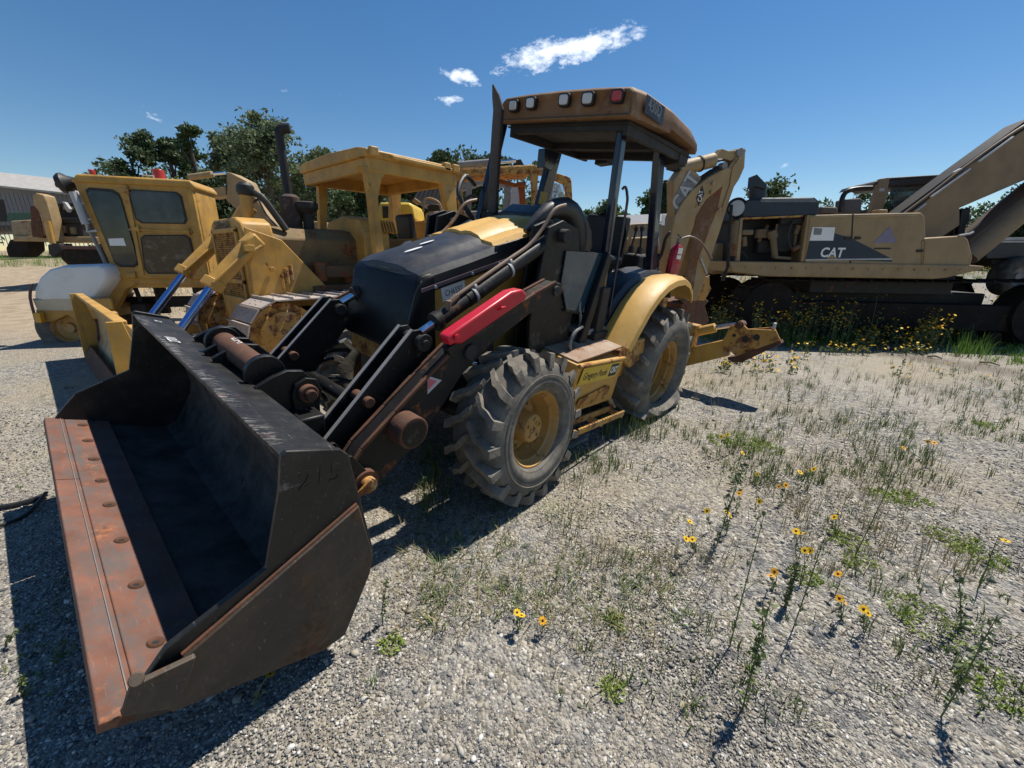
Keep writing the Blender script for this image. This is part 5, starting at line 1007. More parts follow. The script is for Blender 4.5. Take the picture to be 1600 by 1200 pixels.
# dozer with yellow hood seen under the front dozer canopy
r,M,f,sg=newm('bulldozer','bright yellow bulldozer hood and wire loop seen through the front bulldozer canopy','bulldozer',640,10.5)
f('hood',[(592,316),(640,316),(645,322),(648,345),(590,345)],mat('bright_yellow',(.62,.44,.06),.45,dust=.2),0,1.2,.06); f('hood_window',[(597,322),(606,322),(606,340),(598,341)],DK,.02,.03,.005)
f('engine_cover',[(664,334),(672,330),(702,329),(706,340),(716,342),(716,365),(664,365)],YT,.2,1.0,.03); f('cover_trim',[(661,345),(705,345),(705,350),(661,350)],YR,.25,.1,.01)
f('rear_box',[(640,345),(720,342),(720,385),(640,385)],YD,-.1,1.4,.03)
tubes(r,M,'wire_loop',[(661,331),(664,312),(676,311),(687,318),(689,330)],.1*sg,.022,YT,None,3); f('yellow_flap',[(643,315),(648,309),(657,316),(652,320)],YBL,.1,.1,.01)
f('black_gear',[(667,322),(673,318),(686,319),(690,330),(668,330)],DK,-.1,.5,.02); f('track_frame',[(590,385),(720,383),(720,420),(590,425)],TRD,0,.6,.05)
# grey excavator arm and slatted box
r,M,f,sg=newm('grey_excavator','weathered grey excavator with ribbed side box and arched arm between the two yellow canopies','excavator',720,13)
bx=f('ribbed_box',[(645,312),(667,272),(700,270),(694,318),(655,320)],mat('grey_ribbed',(.13,.13,.14),.6,dust=.2),0,1.3,.02)
for k in range(6): f('rib',[(647+k*7,311),(669+k*5,272),(671+k*5,272),(649+k*7,312)],MATS['grey_ribbed'],.05,.05,.004,bx)
f('arm',[(705,292),(716,276),(745,270),(790,280),(812,290),(812,298),(790,291),(750,287),(722,296),(708,308)],mat('pale_grey',(.22,.22,.23),.6,dust=.2),0,.4,.02)
f('column',[(729,277),(737,278),(735,330),(726,330)],GRY,.1,.2,.01); f('column',[(788,292),(798,292),(797,338),(786,338)],GRY,.1,.3,.01); f('white_panel',[(799,292),(812,290),(812,336),(795,338)],LGY,.15,.05,.005)
f('arm_head',[(706,262),(718,252),(738,256),(748,262),(720,266)],DK,0,.3,.02); f('arm_head',[(801,258),(805,250),(814,248),(819,258)],DK,0,.3,.02,None)
tubes(r,M,'arm_cylinder',[(716,258),(776,253)],.1*sg,.09,GRY); tubes(r,M,'cylinder_rod',[(776,254),(806,251)],.1*sg,.045,CH)
f('house_body',[(690,330),(815,328),(815,380),(690,382)],GRY,-.3,2.0,.05); f('track_frame',[(690,382),(815,380),(815,400),(690,402)],TRD,0,.6,.05)
tubes(r,M,'black_hose',[(722,335),(725,318),(732,308),(744,306),(752,312)],.3*sg,.04,RBH,None,3)
# machine with canopy and mesh rear screen
r,M,f,sg=newm('track_loader','yellow track loader canopy with a wire mesh screen behind the backhoe hood','track loader',800,9.5,None,318)
cn_=f('canopy_front_beam',[(712,265),(834,258),(838,262),(836,272),(800,272),(714,274)],YR,0,.12,.01)
f('roof_panel',[(713,263),(834,257),(836,262),(713,267)],YR,-.02,1.3,.01,cn_)
f('canopy_side_beam',[(834,258),(891,277),(893,284),(880,287),(860,278),(836,270)],YR,.02,.12,.01,cn_)
f('canopy_post',[(830,266),(842,262),(840,290),(842,335),(834,335),(831,300)],YR,0,.14,.01); f('canopy_post',[(880,283),(893,281),(896,338),(887,338),(885,300)],YR,0,.14,.01)
f('canopy_post',[(712,272),(722,272),(724,335),(716,335)],YR,-.1,.14,.01); f('inner_post',[(808,284),(820,284),(823,336),(814,336),(812,300)],mat('primer_orange',(.22,.08,.03),.8,rust=.3),-1.0,.14,.01); f('inner_beam',[(774,278),(806,286),(822,284),(822,290),(805,292),(774,284)],MATS['primer_orange'],-.6,.1,.01)
b=B(); a0=[AT(M,u,v,'y',.0) for u,v in ((851,324),(885,326),(883,290),(857,283))]
for k in range(17):
    for (p,q_,p2,q2) in ((0,1,3,2),): 
        t=k/16; b.bar(a0[3].lerp(a0[2],t) if t<1 else a0[2],a0[0].lerp(a0[1],max(0,t-.35)) if t>.35 else a0[3].lerp(a0[0],t/.35),.010,.010,up=(0,1,0)); b.bar(a0[0].lerp(a0[1],t),a0[3].lerp(a0[2],max(0,t-.35)) if t>.35 else a0[0].lerp(a0[3],t/.35),.010,.010,up=(0,1,0))
mo=obj('mesh_screen',b,LGY,r); mo['kind']='stuff'
f('body',[(716,336),(896,336),(896,380),(716,380)],YR,-.2,1.6,.04); f('track_frame',[(716,380),(896,380),(896,410),(716,412)],TRD,0,.5,.05)
# far left excavator
r,M,f,sg=newm('excavator','dusty excavator with a folded stick parked before the grey shed, far left','excavator',95,17.5)
f('side_body',[(15,345),(48,343),(50,368),(20,372)],mat('faded_tan',(.27,.20,.12),.8,rust=.3,dust=.5),0,2.0,.05); f('deck_rail',[(20,368),(150,370),(150,378),(20,377)],YT,.1,2.2,.03)
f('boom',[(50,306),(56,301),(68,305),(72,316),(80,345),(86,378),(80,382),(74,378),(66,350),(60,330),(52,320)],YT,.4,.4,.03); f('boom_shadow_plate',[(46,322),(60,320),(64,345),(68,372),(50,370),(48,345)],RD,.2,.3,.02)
tubes(r,M,'stick_cylinder',[(74,345),(82,380)],.55*sg,.09,Y); f('bucket',[(74,382),(92,380),(96,392),(84,402),(76,398)],DK,.5,.5,.03)
f('cab',[(72,318),(118,316),(122,345),(74,345)],DK,-.5,1.2,.04); 
for k in range(2): f('cab_louvre',[(76+22*k,322),(92+22*k,323),(92+22*k,328),(76+22*k,327)],YT,-.45,.05,.005)
f('engine_cover',[(78,340),(124,340),(128,350),(80,350)],BK,0,1.4,.05); f('engine_bay',[(90,347),(126,347),(130,370),(92,370)],DK,-.05,1.0,.03); f('exhaust_outlet',[(97,315),(101,316),(108,326),(106,332),(102,328)],LGY,-.2,.12,.01)
for (u,v) in ((98,358),(112,360)): f('engine_casting',[(u-4,v-5),(u+3,v-6),(u+5,v+6),(u-2,v+6)],EP,.05,.2,.02)
f('near_track',[(100,384),(160,384),(172,392),(172,410),(160,416),(104,414),(94,404),(94,392)],TRD,.8,.55,.06); f('track_guard',[(96,384),(150,385),(152,390),(96,389)],mat('maroon_steel',(.10,.05,.045),.8),.85,.4,.01); f('far_track',[(14,374),(44,374),(46,392),(34,402),(12,402),(8,388)],TRD,.0,.6,.06)
# parts pile behind the swing boom
r,M,f,sg=newm('yellow_tractor','yellow tractor rear with stacked steel weights partly hidden behind the backhoe boom','tractor',1080,11)
f('body',[(1062,352),(1090,350),(1120,372),(1122,430),(1062,430)],YT,0,1.2,.04); 
for k in range(6): f('weight',[(1066+k*2,360+k*11),(1098,360+k*11),(1098,368+k*11),(1066+k*2,368+k*11)],GRY,.2,.5,.01)
f('track',[(1062,425),(1104,425),(1112,440),(1104,456),(1062,456)],TRD,.1,.5,.04)
# hoops seen between the canopy posts
r,M,f,sg=newm('yellow_grader','yellow machine with curved roll hoops seen between the backhoe canopy posts','grader',1000,12)
for k in range(3): tubes(r,M,'roll_hoop',[(974+k*9,390),(976+k*9,365),(981+k*9,355),(992+k*9,352),(1020,351)],-.3*sg*k,.045,YT,None,3)
f('hood',[(975,372),(1030,368),(1032,400),(975,402)],YT,-.4,1.2,.05); f('wheel_guard',[(960,398),(1035,396),(1035,418),(960,420)],DK,0,.6,.05)
# dark truck behind the boom on the right
r,M,f,sg=newm('flatbed_truck','dark flatbed truck with a black wheel behind the excavator at the right edge','truck',1590,9.6,None,311)
f('bed',[(1538,374),(1700,372),(1700,405),(1540,405)],mat('truck_dark',(.012,.014,.017),.5),0,1.8,.03); f('bed_edge',[(1535,372),(1700,369),(1700,373),(1535,376)],LGY,.03,.05,.004); f('side_rail',[(1554,376),(1700,376),(1700,379),(1554,379)],LGY,.03,.05,.004)
f('under_gear',[(1548,405),(1700,405),(1700,418),(1552,416)],DK,-.1,1.0,.02); p=AT(M,1587,432,'y',.05*sg); simple_wheel(r,(p.x,p.y+.1,p.z),.42,.3,.2,RB,GRY); simple_wheel(r,(p.x-1.6,p.y+.1,p.z),.42,.3,.2,RB,GRY)
# ---------------- sheds
def shed(name,label,u,d,pts,depth,yaw,ridge=None):
    r=rootat(name,label,'shed',u,d,yaw); M=MW(r); sg=1 if (M.inverted()@CAM).y>0 else -1; return r,M,flat(r,M,sg),sg
r,M,f,sg=shed('metal_shed','long grey metal shed with a pale sloping roof at the far left',40,34,None,8,314)
w=f('wall',[(-250,290),(0,290),(170,308),(172,352),(0,352),(-250,360)],SHT,0,8,.0)
q0,q1,q2,q3_=[AT(M,u,v,'y',.5*sg) for u,v in ((-260,250),(-10,273),(175,301),(175,309))]; 
b=B(); a=AT(M,-260,262,'y',.6*sg); c=AT(M,178,309,'y',.6*sg); up=Vector((0,-4*sg,1.15)); b.prism([a,c,c+up,a+up],(0,0,-.12)); rf_=obj('roof',b,mat('roof_pale',(.38,.36,.33),.6),r)
b=B()
n=60
for k in range(n):
    p=AT(M,0,330,'y',.02*sg); x0_=AT(M,-240,330,'y',0).x; x1_=AT(M,170,330,'y',0).x; x=x0_+(x1_-x0_)*k/n; z1_=AT(M,60,298,'y',0).z; b.box((x,.012*sg,z1_/2+.3),(.04,.02,z1_-1.0))
wr_=obj('wall_ribs',b,SHT,w); 
f('door_opening',[(-20,312),(4,312),(12,346),(-10,346)],DK,.05,.02,.0,w); f('green_container',[(12,332),(50,332),(50,346),(10,346)],mat('green_paint',(.03,.09,.06),.6),3.0,1.5,.02)
r,M,f,sg=shed('low_building','low grey roofed building between the backhoe canopy posts',1000,30,None,8,311)
f('wall',[(972,352),(1045,345),(1100,345),(1100,388),(972,388)],SHT,0,6,.0); b=B(); a,c=[AT(M,u,v,'y',.5*sg) for u,v in ((968,352),(1110,347))]; up=Vector((0,-5*sg,1.0)); b.prism([a,c,c+up,a+up],(0,0,-.1)); obj('roof',b,mat('roof_grey',(.16,.16,.17),.6),r)
# ================================================================ vegetation and loose things
def leafmat(name,col,var=.35,trans=.25,sc=1.5):
    m=bpy.data.materials.new(name); m.use_nodes=True; nt=m.node_tree; N=nt.nodes; L=nt.links; b=N['Principled BSDF']
    g=N.new('ShaderNodeNewGeometry'); tc=N.new('ShaderNodeTexCoord'); n=N.new('ShaderNodeTexNoise'); n.inputs['Scale'].default_value=sc; L.new(tc.outputs['Object'],n.inputs['Vector'])
    a=N.new('ShaderNodeMath'); a.operation='ADD'; L.new(g.outputs['Random Per Island'],a.inputs[0]); L.new(n.outputs[0],a.inputs[1])
    r=N.new('ShaderNodeValToRGB'); r.color_ramp.elements[0].position=.3; r.color_ramp.elements[1].position=1.4/1.0 if 0 else 1.0
    h=N.new('ShaderNodeMath'); h.operation='MULTIPLY'; h.inputs[1].default_value=.6; L.new(a.outputs[0],h.inputs[0]); L.new(h.outputs[0],r.inputs[0])
    r.color_ramp.elements[0].color=(*[c*(1-var) for c in col],1); r.color_ramp.elements[1].color=(*[min(1,c*(1+var*1.6)) for c in col],1)
    L.new(r.outputs[0],b.inputs['Base Color']); b.inputs['Roughness'].default_value=.6; b.inputs['Specular IOR Level'].default_value=.3
    if trans:
        t=N.new('ShaderNodeBsdfTranslucent'); L.new(r.outputs[0],t.inputs[0]); x=N.new('ShaderNodeMixShader'); x.inputs[0].default_value=trans; L.new(b.outputs[0],x.inputs[1]); L.new(t.outputs[0],x.inputs[2]); L.new(x.outputs[0],N['Material Output'].inputs[0])
    return m
LF=[leafmat('leaf_dark',(.06,.09,.04)),leafmat('leaf_mid',(.085,.125,.05)),leafmat('leaf_pale',(.125,.165,.085))]
BARK=mat('bark',(.11,.09,.07),.9,bump=.5)
def np_mesh(name,v,f,m,parent=None,kind=None,smooth=False):
    me=bpy.data.meshes.new(name); v=np.asarray(v,dtype=np.float32).reshape(-1,3); f=np.asarray(f,dtype=np.int32); k=f.shape[1]
    me.vertices.add(len(v)); me.vertices.foreach_set('co',v.ravel()); me.loops.add(f.size); me.loops.foreach_set('vertex_index',f.ravel())
    me.polygons.add(len(f)); me.polygons.foreach_set('loop_start',np.arange(0,f.size,k,dtype=np.int32)); me.update(calc_edges=True); me.validate()
    if smooth: me.polygons.foreach_set('use_smooth',np.ones(len(f),dtype=bool))
    me.materials.append(m); o=bpy.data.objects.new(name,me); S.collection.objects.link(o)
    if parent: o.parent=parent
    if kind: o['kind']=kind
    return o
RNG=np.random.default_rng(5)
def leaves(centres,rad,n,size,flat=.75):
    c=np.asarray(centres)[RNG.integers(0,len(centres),n)]; r=np.asarray(rad); r=r if r.ndim==0 else r[RNG.integers(0,len(r),n)][:,None]
    d=RNG.normal(size=(n,3)); d/=np.linalg.norm(d,axis=1)[:,None]; p=c+d*r*(RNG.random((n,1))**.45)*np.array([1,1,flat])
    a=RNG.normal(size=(n,3)); a/=np.linalg.norm(a,axis=1)[:,None]; b=np.cross(a,RNG.normal(size=(n,3))); b/=np.linalg.norm(b,axis=1)[:,None]
    s=size*RNG.uniform(.6,1.4,(n,1)); v=np.stack([p-a*s,p+b*s*.45,p+a*s,p-b*s*.45],1).reshape(-1,3); f=np.arange(4*n).reshape(-1,4); return v,f
def tree(label,u,vtop,wpx,d,k,dens=1.0,airy=0,vb=None):
    t=rootat('tree',label,'tree',u,d,0,'trees beyond the yard'); dd=ray(u,vtop); zt=CAM.z+dd.z*(d); H=zt-t.location.z; W_=wpx/FPX*d/2
    b=B(); top=Vector((0,0,H*.8)); b.tube([(0,0,-.3),(.05,0,H*.25),(-.08,.1,H*.5),top],[.03*H*.8,.022*H,.014*H,.004*H],8,sub=3)
    cs,rs=[],[]
    nl=16 if not airy else 22
    for i in range(nl):
        a=i*2.4+rnd.random(); h=rnd.uniform(.16,.93); w=W_*(1-abs(h-.42)**1.7*1.7)*rnd.uniform(.15,.85); e=Vector((math.cos(a)*w,math.sin(a)*w,H*h)); s0=Vector((0,0,H*max(.15,h-.22)))
        b.tube([s0,s0.lerp(e,.5)+Vector((0,0,.04*H)),e],[.007*H,.005*H,.002*H],5); cs.append(e); rs.append(W_*rnd.uniform(.36,.60))
        for q in range(3): cs.append(e+Vector((rnd.uniform(-1,1),rnd.uniform(-1,1),rnd.uniform(-.6,.6)))*W_*.32); rs.append(W_*rnd.uniform(.18,.34))
    obj('trunk',b,BARK,t)
    cs=np.array([tuple(c) for c in cs]); rs=np.array(rs); n=int(12500*dens*(.6 if airy else 1)); idx=RNG.integers(0,len(cs),n)
    dv=RNG.normal(size=(n,3)); dv/=np.linalg.norm(dv,axis=1)[:,None]; p=cs[idx]+dv*rs[idx][:,None]*(RNG.random((n,1))**.75)*np.array([1,1,.75])
    p[:,2]=np.minimum(p[:,2],H*1.0)
    a=RNG.normal(size=(n,3)); a/=np.linalg.norm(a,axis=1)[:,None]; b2=np.cross(a,RNG.normal(size=(n,3))); b2/=np.linalg.norm(b2,axis=1)[:,None]
    s=RNG.uniform(.5,1.3,(n,1))*.0042*d; v=np.stack([p-a*s,p+b2*s*.55,p+a*s,p-b2*s*.55],1).reshape(-1,3); np_mesh('crown',v,np.arange(4*n).reshape(-1,4),LF[k],t)
    return t
TL=[('dense dark rounded tree above the red cab beacon',286,226,78,34,0,1.2,0),('small pointed dark tree left of the boom elbow',340,232,52,36,0,1,0),('slender feathery tree with a lone top sprig',371,221,52,35,1,1,1),
('airy pale tree directly left of the black exhaust stack',418,236,70,33,2,1.1,1),('tall airy pale tree directly right of the black exhaust stack',466,208,110,31,2,1.6,1),('ragged tree seen through the left half of the bulldozer canopy',540,262,110,35,2,1.1,1),
('leafy tree seen through the right half of the bulldozer canopy',605,285,90,36,1,1.2,0),('dark tree whose top shows between the two yellow canopies',712,240,84,38,0,1.4,0),('tree with a bare sprig behind the black backhoe exhaust',765,262,80,40,0,1.2,0),('short dark tree left of the grey ribbed box',660,288,90,36,0,1.3,0),
('bushy green tree left of the slim backhoe canopy post',932,312,74,44,1,1.2,0),('small round tree right of the slim backhoe canopy post',981,310,46,46,1,1,0),('short dark tree beside the thick rear canopy post',1015,294,40,40,0,1,0),
('leafy tree behind the left end of the tan excavator',1152,290,84,38,1,1.3,1),('low distant tree over the tan excavator engine hood',1300,312,70,55,1,.8,1),('low tree behind the excavator seat',1345,318,60,55,1,.8,0),('dark tree under the raised excavator boom',1490,335,90,34,0,1.2,0),('big dark tree below the excavator boom at the right',1565,288,140,33,0,1.8,0),('dark tree at the right picture edge',1650,290,120,32,0,1.3,0),
('low bush tree in front of the grey shed',242,320,70,38,1,1,0),('dark tree behind the boom elbow',395,290,80,36,0,1.2,0),('dark green tree low behind the yellow hoods',500,300,90,38,0,1.2,0),('bush tree behind the backhoe seat',905,345,60,40,0,1.1,0),('green tree behind the logo boom of the far excavator',325,290,70,37,0,1.1,0)]
for a in TL: tree(*a)
# distant wood that reads as one mass
cs=[]
for u in range(-300,1900,9):
    if 60<u<225: continue
    d=rnd.uniform(46,54); q=Rv*((u-800)/FPX)+Fv; p=CAM+Vector((q.x,q.y,0))*d; z=hgt(p.x,p.y); hh=(8.6 if u<860 else (4.2 if u<1120 else 5.2) if u<1440 else 7.4)*(1+.25*noise.noise(Vector((u*.02,0,0))))
    for k in range(9): cs.append((p.x+rnd.uniform(-.8,.8),p.y+rnd.uniform(-.8,.8),z+rnd.uniform(.2,1)*hh*rnd.uniform(.6,1.1)))
v,f=leaves(cs,1.1,115000,.24); o=np_mesh('distant_wood',v,f,LF[1]); tag(o,'dark green wood along the far side of the yard behind all the machines','wood'); o['kind']='stuff'
# ---- ground cover
GR=[leafmat('grass_green',(.11,.16,.045),.4,.2,.8),leafmat('grass_dry',(.30,.25,.13),.3,.1,.8),leafmat('grass_bright',(.13,.23,.04),.3,.3,.8),leafmat('weed_green',(.11,.145,.06),.35,.15,.8)]
def gpt(u,v):
    d=ray(u,v); t=.4; q=CAM+d*t
    if v>560:
        k=-CAM.z/d.z; q=CAM+d*k; k+=(q.z-hgt(q.x,q.y)+0)/-d.z; return CAM+d*k
    while t<60:
        n=t*1.04+.02; q=CAM+d*n
        if q.z<hgt(q.x,q.y):
            a,b_=t,n
            for _ in range(12):
                m_=(a+b_)/2; q=CAM+d*m_
                if q.z<hgt(q.x,q.y): b_=m_
                else: a=m_
            return q
        t=n
    return q
def blades(name,items,m,w=.0035,label=None,cat='grass',kind='stuff'):
    """items: (x,y,z,height,count,spread)"""
    V,F=[],[]; n0=0
    for (x,y,z,h,n,sp) in items:
        for _ in range(n):
            a=rnd.uniform(0,6.283); l=h*rnd.uniform(.5,1.15); r=sp*rnd.random()*.5; bx=x+math.cos(a)*r; by=y+math.sin(a)*r; lean=rnd.uniform(.1,.75)*sp/max(h,.01) if sp>0 else .1; lean=min(lean,1.3)
            a2=a+rnd.uniform(-.6,.6); wx,wy=-math.sin(a2)*w,math.cos(a2)*w; k=rnd.uniform(.6,1.3)
            for j,(t,ww) in enumerate(((0,1),(.4,.85),(.75,.5))):
                o_=lean*l*t*t; px,py,pz=bx+math.cos(a2)*o_,by+math.sin(a2)*o_,z-.005+l*t*(1-.25*lean*t)
                V+=[(px-wx*ww*k,py-wy*ww*k,pz),(px+wx*ww*k,py+wy*ww*k,pz)]
            o_=lean*l; V+=[(bx+math.cos(a2)*o_,by+math.sin(a2)*o_,z+l*(1-.25*lean)),(bx+math.cos(a2)*o_+1e-4,by+math.sin(a2)*o_,z+l*(1-.25*lean))]
            F+=[(n0,n0+1,n0+3,n0+2),(n0+2,n0+3,n0+5,n0+4),(n0+4,n0+5,n0+7,n0+6)]; n0+=8
    o=np_mesh(name,V,F,m); 
    if label: tag(o,label,cat)
    if kind: o['kind']=kind
    return o
def inwheel(x,y): return False
def scat(n,u0,u1,v0,v1,h,cnt,sp,thr=None):
    out=[]
    while len(out)<n:
        u,v=rnd.uniform(u0,u1),rnd.uniform(v0,v1); p=gpt(u,v)
        if thr is not None and noise.noise(Vector((p.x*.9,p.y*.9,3)))<thr and rnd.random()>.08: 
            n-=.25; continue
        k=rnd.uniform(.5,1.3); out.append((p.x,p.y,hgt(p.x,p.y),h*k,cnt,sp*k))
    return out
it=scat(620,880,1650,565,760,.10,7,.08,.0)+scat(110,660,1060,770,980,.06,8,.16,.02)+scat(170,1030,1420,595,760,.11,7,.12,-.02)+scat(300,560,1650,700,1130,.055,8,.07,.05)+scat(160,660,1010,600,760,.12,8,.08,.0)+scat(120,0,250,600,1100,.035,8,.05,.05)
blades('short_grass',it,GR[0],.0026,'sparse short green grass tufts growing through the gravel')
it=scat(820,880,1650,560,900,.12,5,.11,-.05)+scat(330,620,1050,740,1000,.07,6,.14,0)+scat(260,600,1500,760,1130,.07,5,.10,0)+scat(420,1050,1600,520,640,.16,5,.1)
blades('dry_grass',it,GR[1],.0018,'sparse straw coloured dry grass stalks over the gravel')
it=scat(150,1225,1330,500,545,.22,9,.10)+scat(60,1480,1540,520,560,.36,10,.22)+scat(150,1540,1640,520,570,.15,8,.14)+scat(120,1090,1260,505,535,.30,9,.14)+scat(260,1000,1180,425,470,.3,7,.2)+scat(240,1480,1640,418,440,.35,7,.3)+scat(300,0,170,392,418,.5,9,.5)
blades('bright_grass',it,GR[2],.005,'bright green long grass along the foot of the tan excavator tracks')
it=scat(60,655,700,700,800,.16,4,.08)+scat(60,940,1040,630,690,.20,8,.14)+scat(120,560,700,600,720,.10,5,.08)
blades('wheel_weeds',it,GR[3],.003,'thin weeds growing around the flat rear tyre and under the loader arms','weeds')
# pale green creeping patches
V=[];F=[]; n0=0
cs=[]
for (u,v,r) in ((1320,845,.10),(1340,880,.09),(1490,845,.14),(1530,870,.12),(1450,970,.16),(1540,665,.1),(1165,690,.2),(1190,700,.16),(1130,690,.14),(610,1010,.05),(960,970,.05),(960,1080,.05),(1420,780,.12),(1380,775,.1),(1260,900,.08),(1560,1080,.12)):
    p=gpt(u,v)
    for k in range(int(60*r/.1)): a=rnd.uniform(0,6.28); q=r*math.sqrt(rnd.random()); cs.append((p.x+q*math.cos(a),p.y+q*math.sin(a),hgt(p.x,p.y)+.012))
v,f=leaves(cs,.02,5200,.009,.5); o=np_mesh('creeping_weeds',v,f,leafmat('creeper_leaf',(.25,.32,.07),.35,.25)); tag(o,'flat pale green creeping weed patches on the gravel','weeds'); o['kind']='stuff'
# straw clump
it=[]; p=gpt(1110,893); it=[(p.x,p.y,hgt(p.x,p.y),.20,60,.30)]; o=blades('straw_clump',it,GR[1],.0015,'pale dry straw clump lying flat on the gravel','dry grass',None)
p=gpt(900,815); it=[(p.x+rnd.uniform(-.2,.2),p.y+rnd.uniform(-.12,.12),hgt(p.x,p.y),.16,8,.25) for _ in range(9)]; blades('green_runner_grass',it,GR[0],.002,'trailing green runner grass in front of the front wheel','grass')
# ---- gravel stones
def stones(n):
    t=(1+5**.5)/2; bv=np.array([(-1,t,0),(1,t,0),(-1,-t,0),(1,-t,0),(0,-1,t),(0,1,t),(0,-1,-t),(0,1,-t),(t,0,-1),(t,0,1),(-t,0,-1),(-t,0,1)],dtype=np.float64); bv/=np.linalg.norm(bv[0])
    bf=np.array([(0,11,5),(0,5,1),(0,1,7),(0,7,10),(0,10,11),(1,5,9),(5,11,4),(11,10,2),(10,7,6),(7,1,8),(3,9,4),(3,4,2),(3,2,6),(3,6,8),(3,8,9),(4,9,5),(2,4,11),(6,2,10),(8,6,7),(9,8,1)])
    u=RNG.uniform(-60,1660,n); v=1250-(1250-640)*RNG.random(n)**.8
    F_=np.array(Fv);R_=np.array(Rv);U_=np.array(Uv); d=F_+R_*((u-800)/FPX)[:,None]-U_*((v-600)/FPX)[:,None]; k=-CAM.z/d[:,2]; p=np.array(CAM)+d*k[:,None]
    z=np.array([hgt(a,b) for a,b in p[:,:2]]) if n<1 else np.zeros(n)
    dist=np.linalg.norm(p[:,:2]-np.array(CAM)[:2],axis=1)
    s=(.0018+.0045*RNG.random(n)**3+.008*(RNG.random(n)>.994))*(1+.09*dist)
    ang=RNG.uniform(0,6.28,n); ca,sa=np.cos(ang),np.sin(ang)
    sc=np.stack([s*RNG.uniform(.8,1.5,n),s*RNG.uniform(.7,1.1,n),s*RNG.uniform(.35,.8,n)],1)
    q=bv[None]*(1+RNG.uniform(-.22,.22,(n,12,1)))*sc[:,None,:]
    x=q[...,0]*ca[:,None]-q[...,1]*sa[:,None]; y=q[...,0]*sa[:,None]+q[...,1]*ca[:,None]
    tilt=RNG.uniform(-.5,.5,(n,1)); z2=q[...,2]+x*tilt*.6
    w=np.stack([x+p[:,:1],y+p[:,1:2],z2+(z+s*.25)[:,None]],-1).reshape(-1,3)
    f=(bf[None]+(np.arange(n)*12)[:,None,None]).reshape(-1,3)
    m=bpy.data.materials.new('gravel_stone'); m.use_nodes=True; N=m.node_tree.nodes; L=m.node_tree.links; b=N['Principled BSDF']; g=N.new('ShaderNodeNewGeometry'); r=N.new('ShaderNodeValToRGB'); e=r.color_ramp.elements
    st=[(0,(.09,.09,.095)),(.25,(.17,.165,.155)),(.5,(.27,.25,.22)),(.75,(.36,.32,.26)),(.93,(.45,.43,.39)),(1,(.62,.6,.57))]
    while len(e)<len(st): e.new(.5)
    for a,(pp,c) in zip(e,st): a.position=pp; a.color=(*c,1)
    L.new(g.outputs['Random Per Island'],r.inputs[0]); L.new(r.outputs[0],b.inputs['Base Color']); b.inputs['Roughness'].default_value=.8; b.inputs['Specular IOR Level'].default_value=.3
    o=np_mesh('gravel',w,f,m); tag(o,'loose mixed grey and tan gravel covering the yard','gravel'); o['kind']='stuff'
stones(90000)
# ---- flowers beside the excavator
PET=leafmat('petal_yellow',(.75,.48,.02),.12,.15); PEO=leafmat('petal_orange',(.70,.36,.02),.25,.15); CEN=mat('flower_centre',(.05,.02,.01),.9,bump=0)
def flower_mass():
    V,F,V2,F2,V3,F3=[],[],[],[],[],[]
    def disc(VV,FF,p,r):
        n=len(VV); tx,ty=rnd.uniform(-.7,.7),rnd.uniform(-.7,.7)
        for k in range(6): a=k*1.047; x,y=r*math.cos(a),r*math.sin(a); VV.append((p[0]+x,p[1]+y,p[2]+tx*x+ty*y))
        FF.append((n,n+1,n+2,n+3)); FF.append((n,n+3,n+4,n+5))
    st=[]
    def patch(n,u0,u1,v0,v1,h0,h1,org):
        for _ in range(n):
            u,v=rnd.uniform(u0,u1),rnd.uniform(v0,v1); p=gpt(u,v); z=hgt(p.x,p.y); h=rnd.uniform(h0,h1)
            st.append((p.x,p.y,z,h,3,.10)); 
            for k in range(rnd.randint(1,4)): q=(p.x+rnd.uniform(-.08,.08),p.y+rnd.uniform(-.08,.08),z+h*rnd.uniform(.75,1.08)); (disc(V2,F2,q,rnd.uniform(.012,.024)) if rnd.random()<org else disc(V,F,q,rnd.uniform(.012,.024)))
    patch(240,1110,1400,505,540,.45,.95,.4); patch(170,1170,1330,515,545,.4,.85,.45); patch(130,1440,1640,500,525,.5,1.0,.15); patch(160,1330,1460,520,550,.2,.45,.65); patch(60,1430,1480,520,550,.4,.7,.5); patch(70,1240,1450,540,556,.08,.2,.1); patch(60,1100,1170,505,530,.3,.55,.2)
    patch(160,1100,1175,435,470,.3,.5,.05); patch(40,1120,1260,560,585,.05,.15,.1); patch(120,1480,1600,420,436,.2,.4,.05); patch(40,225,300,455,500,.3,.6,.05)
    o=blades('wildflower_stems',st,GR[3],.004); tag(o,'dense green stems of the wildflower strip beside the excavator tracks','wildflowers'); 
    for n_,vv,ff,m,l in (('yellow_wildflowers',V,F,PET,'mass of small yellow wildflowers in front of the excavator tracks'),('orange_wildflowers',V2,F2,PEO,'mass of small orange wildflowers mixed into the strip by the excavator')): o=np_mesh(n_,vv,ff,m); tag(o,l,'wildflowers'); o['kind']='stuff'
    lv=[]; 
    for (x,y,z,h,_,_) in st:
        for k in range(4): lv.append((x+rnd.uniform(-.06,.06),y+rnd.uniform(-.06,.06),z+h*rnd.uniform(.1,.85)))
    v,f=leaves(lv,.06,9000,.03); o=np_mesh('wildflower_leaves',v,f,GR[3]); tag(o,'leafy green undergrowth of the wildflower strip beside the excavator','undergrowth'); o['kind']='stuff'
flower_mass()
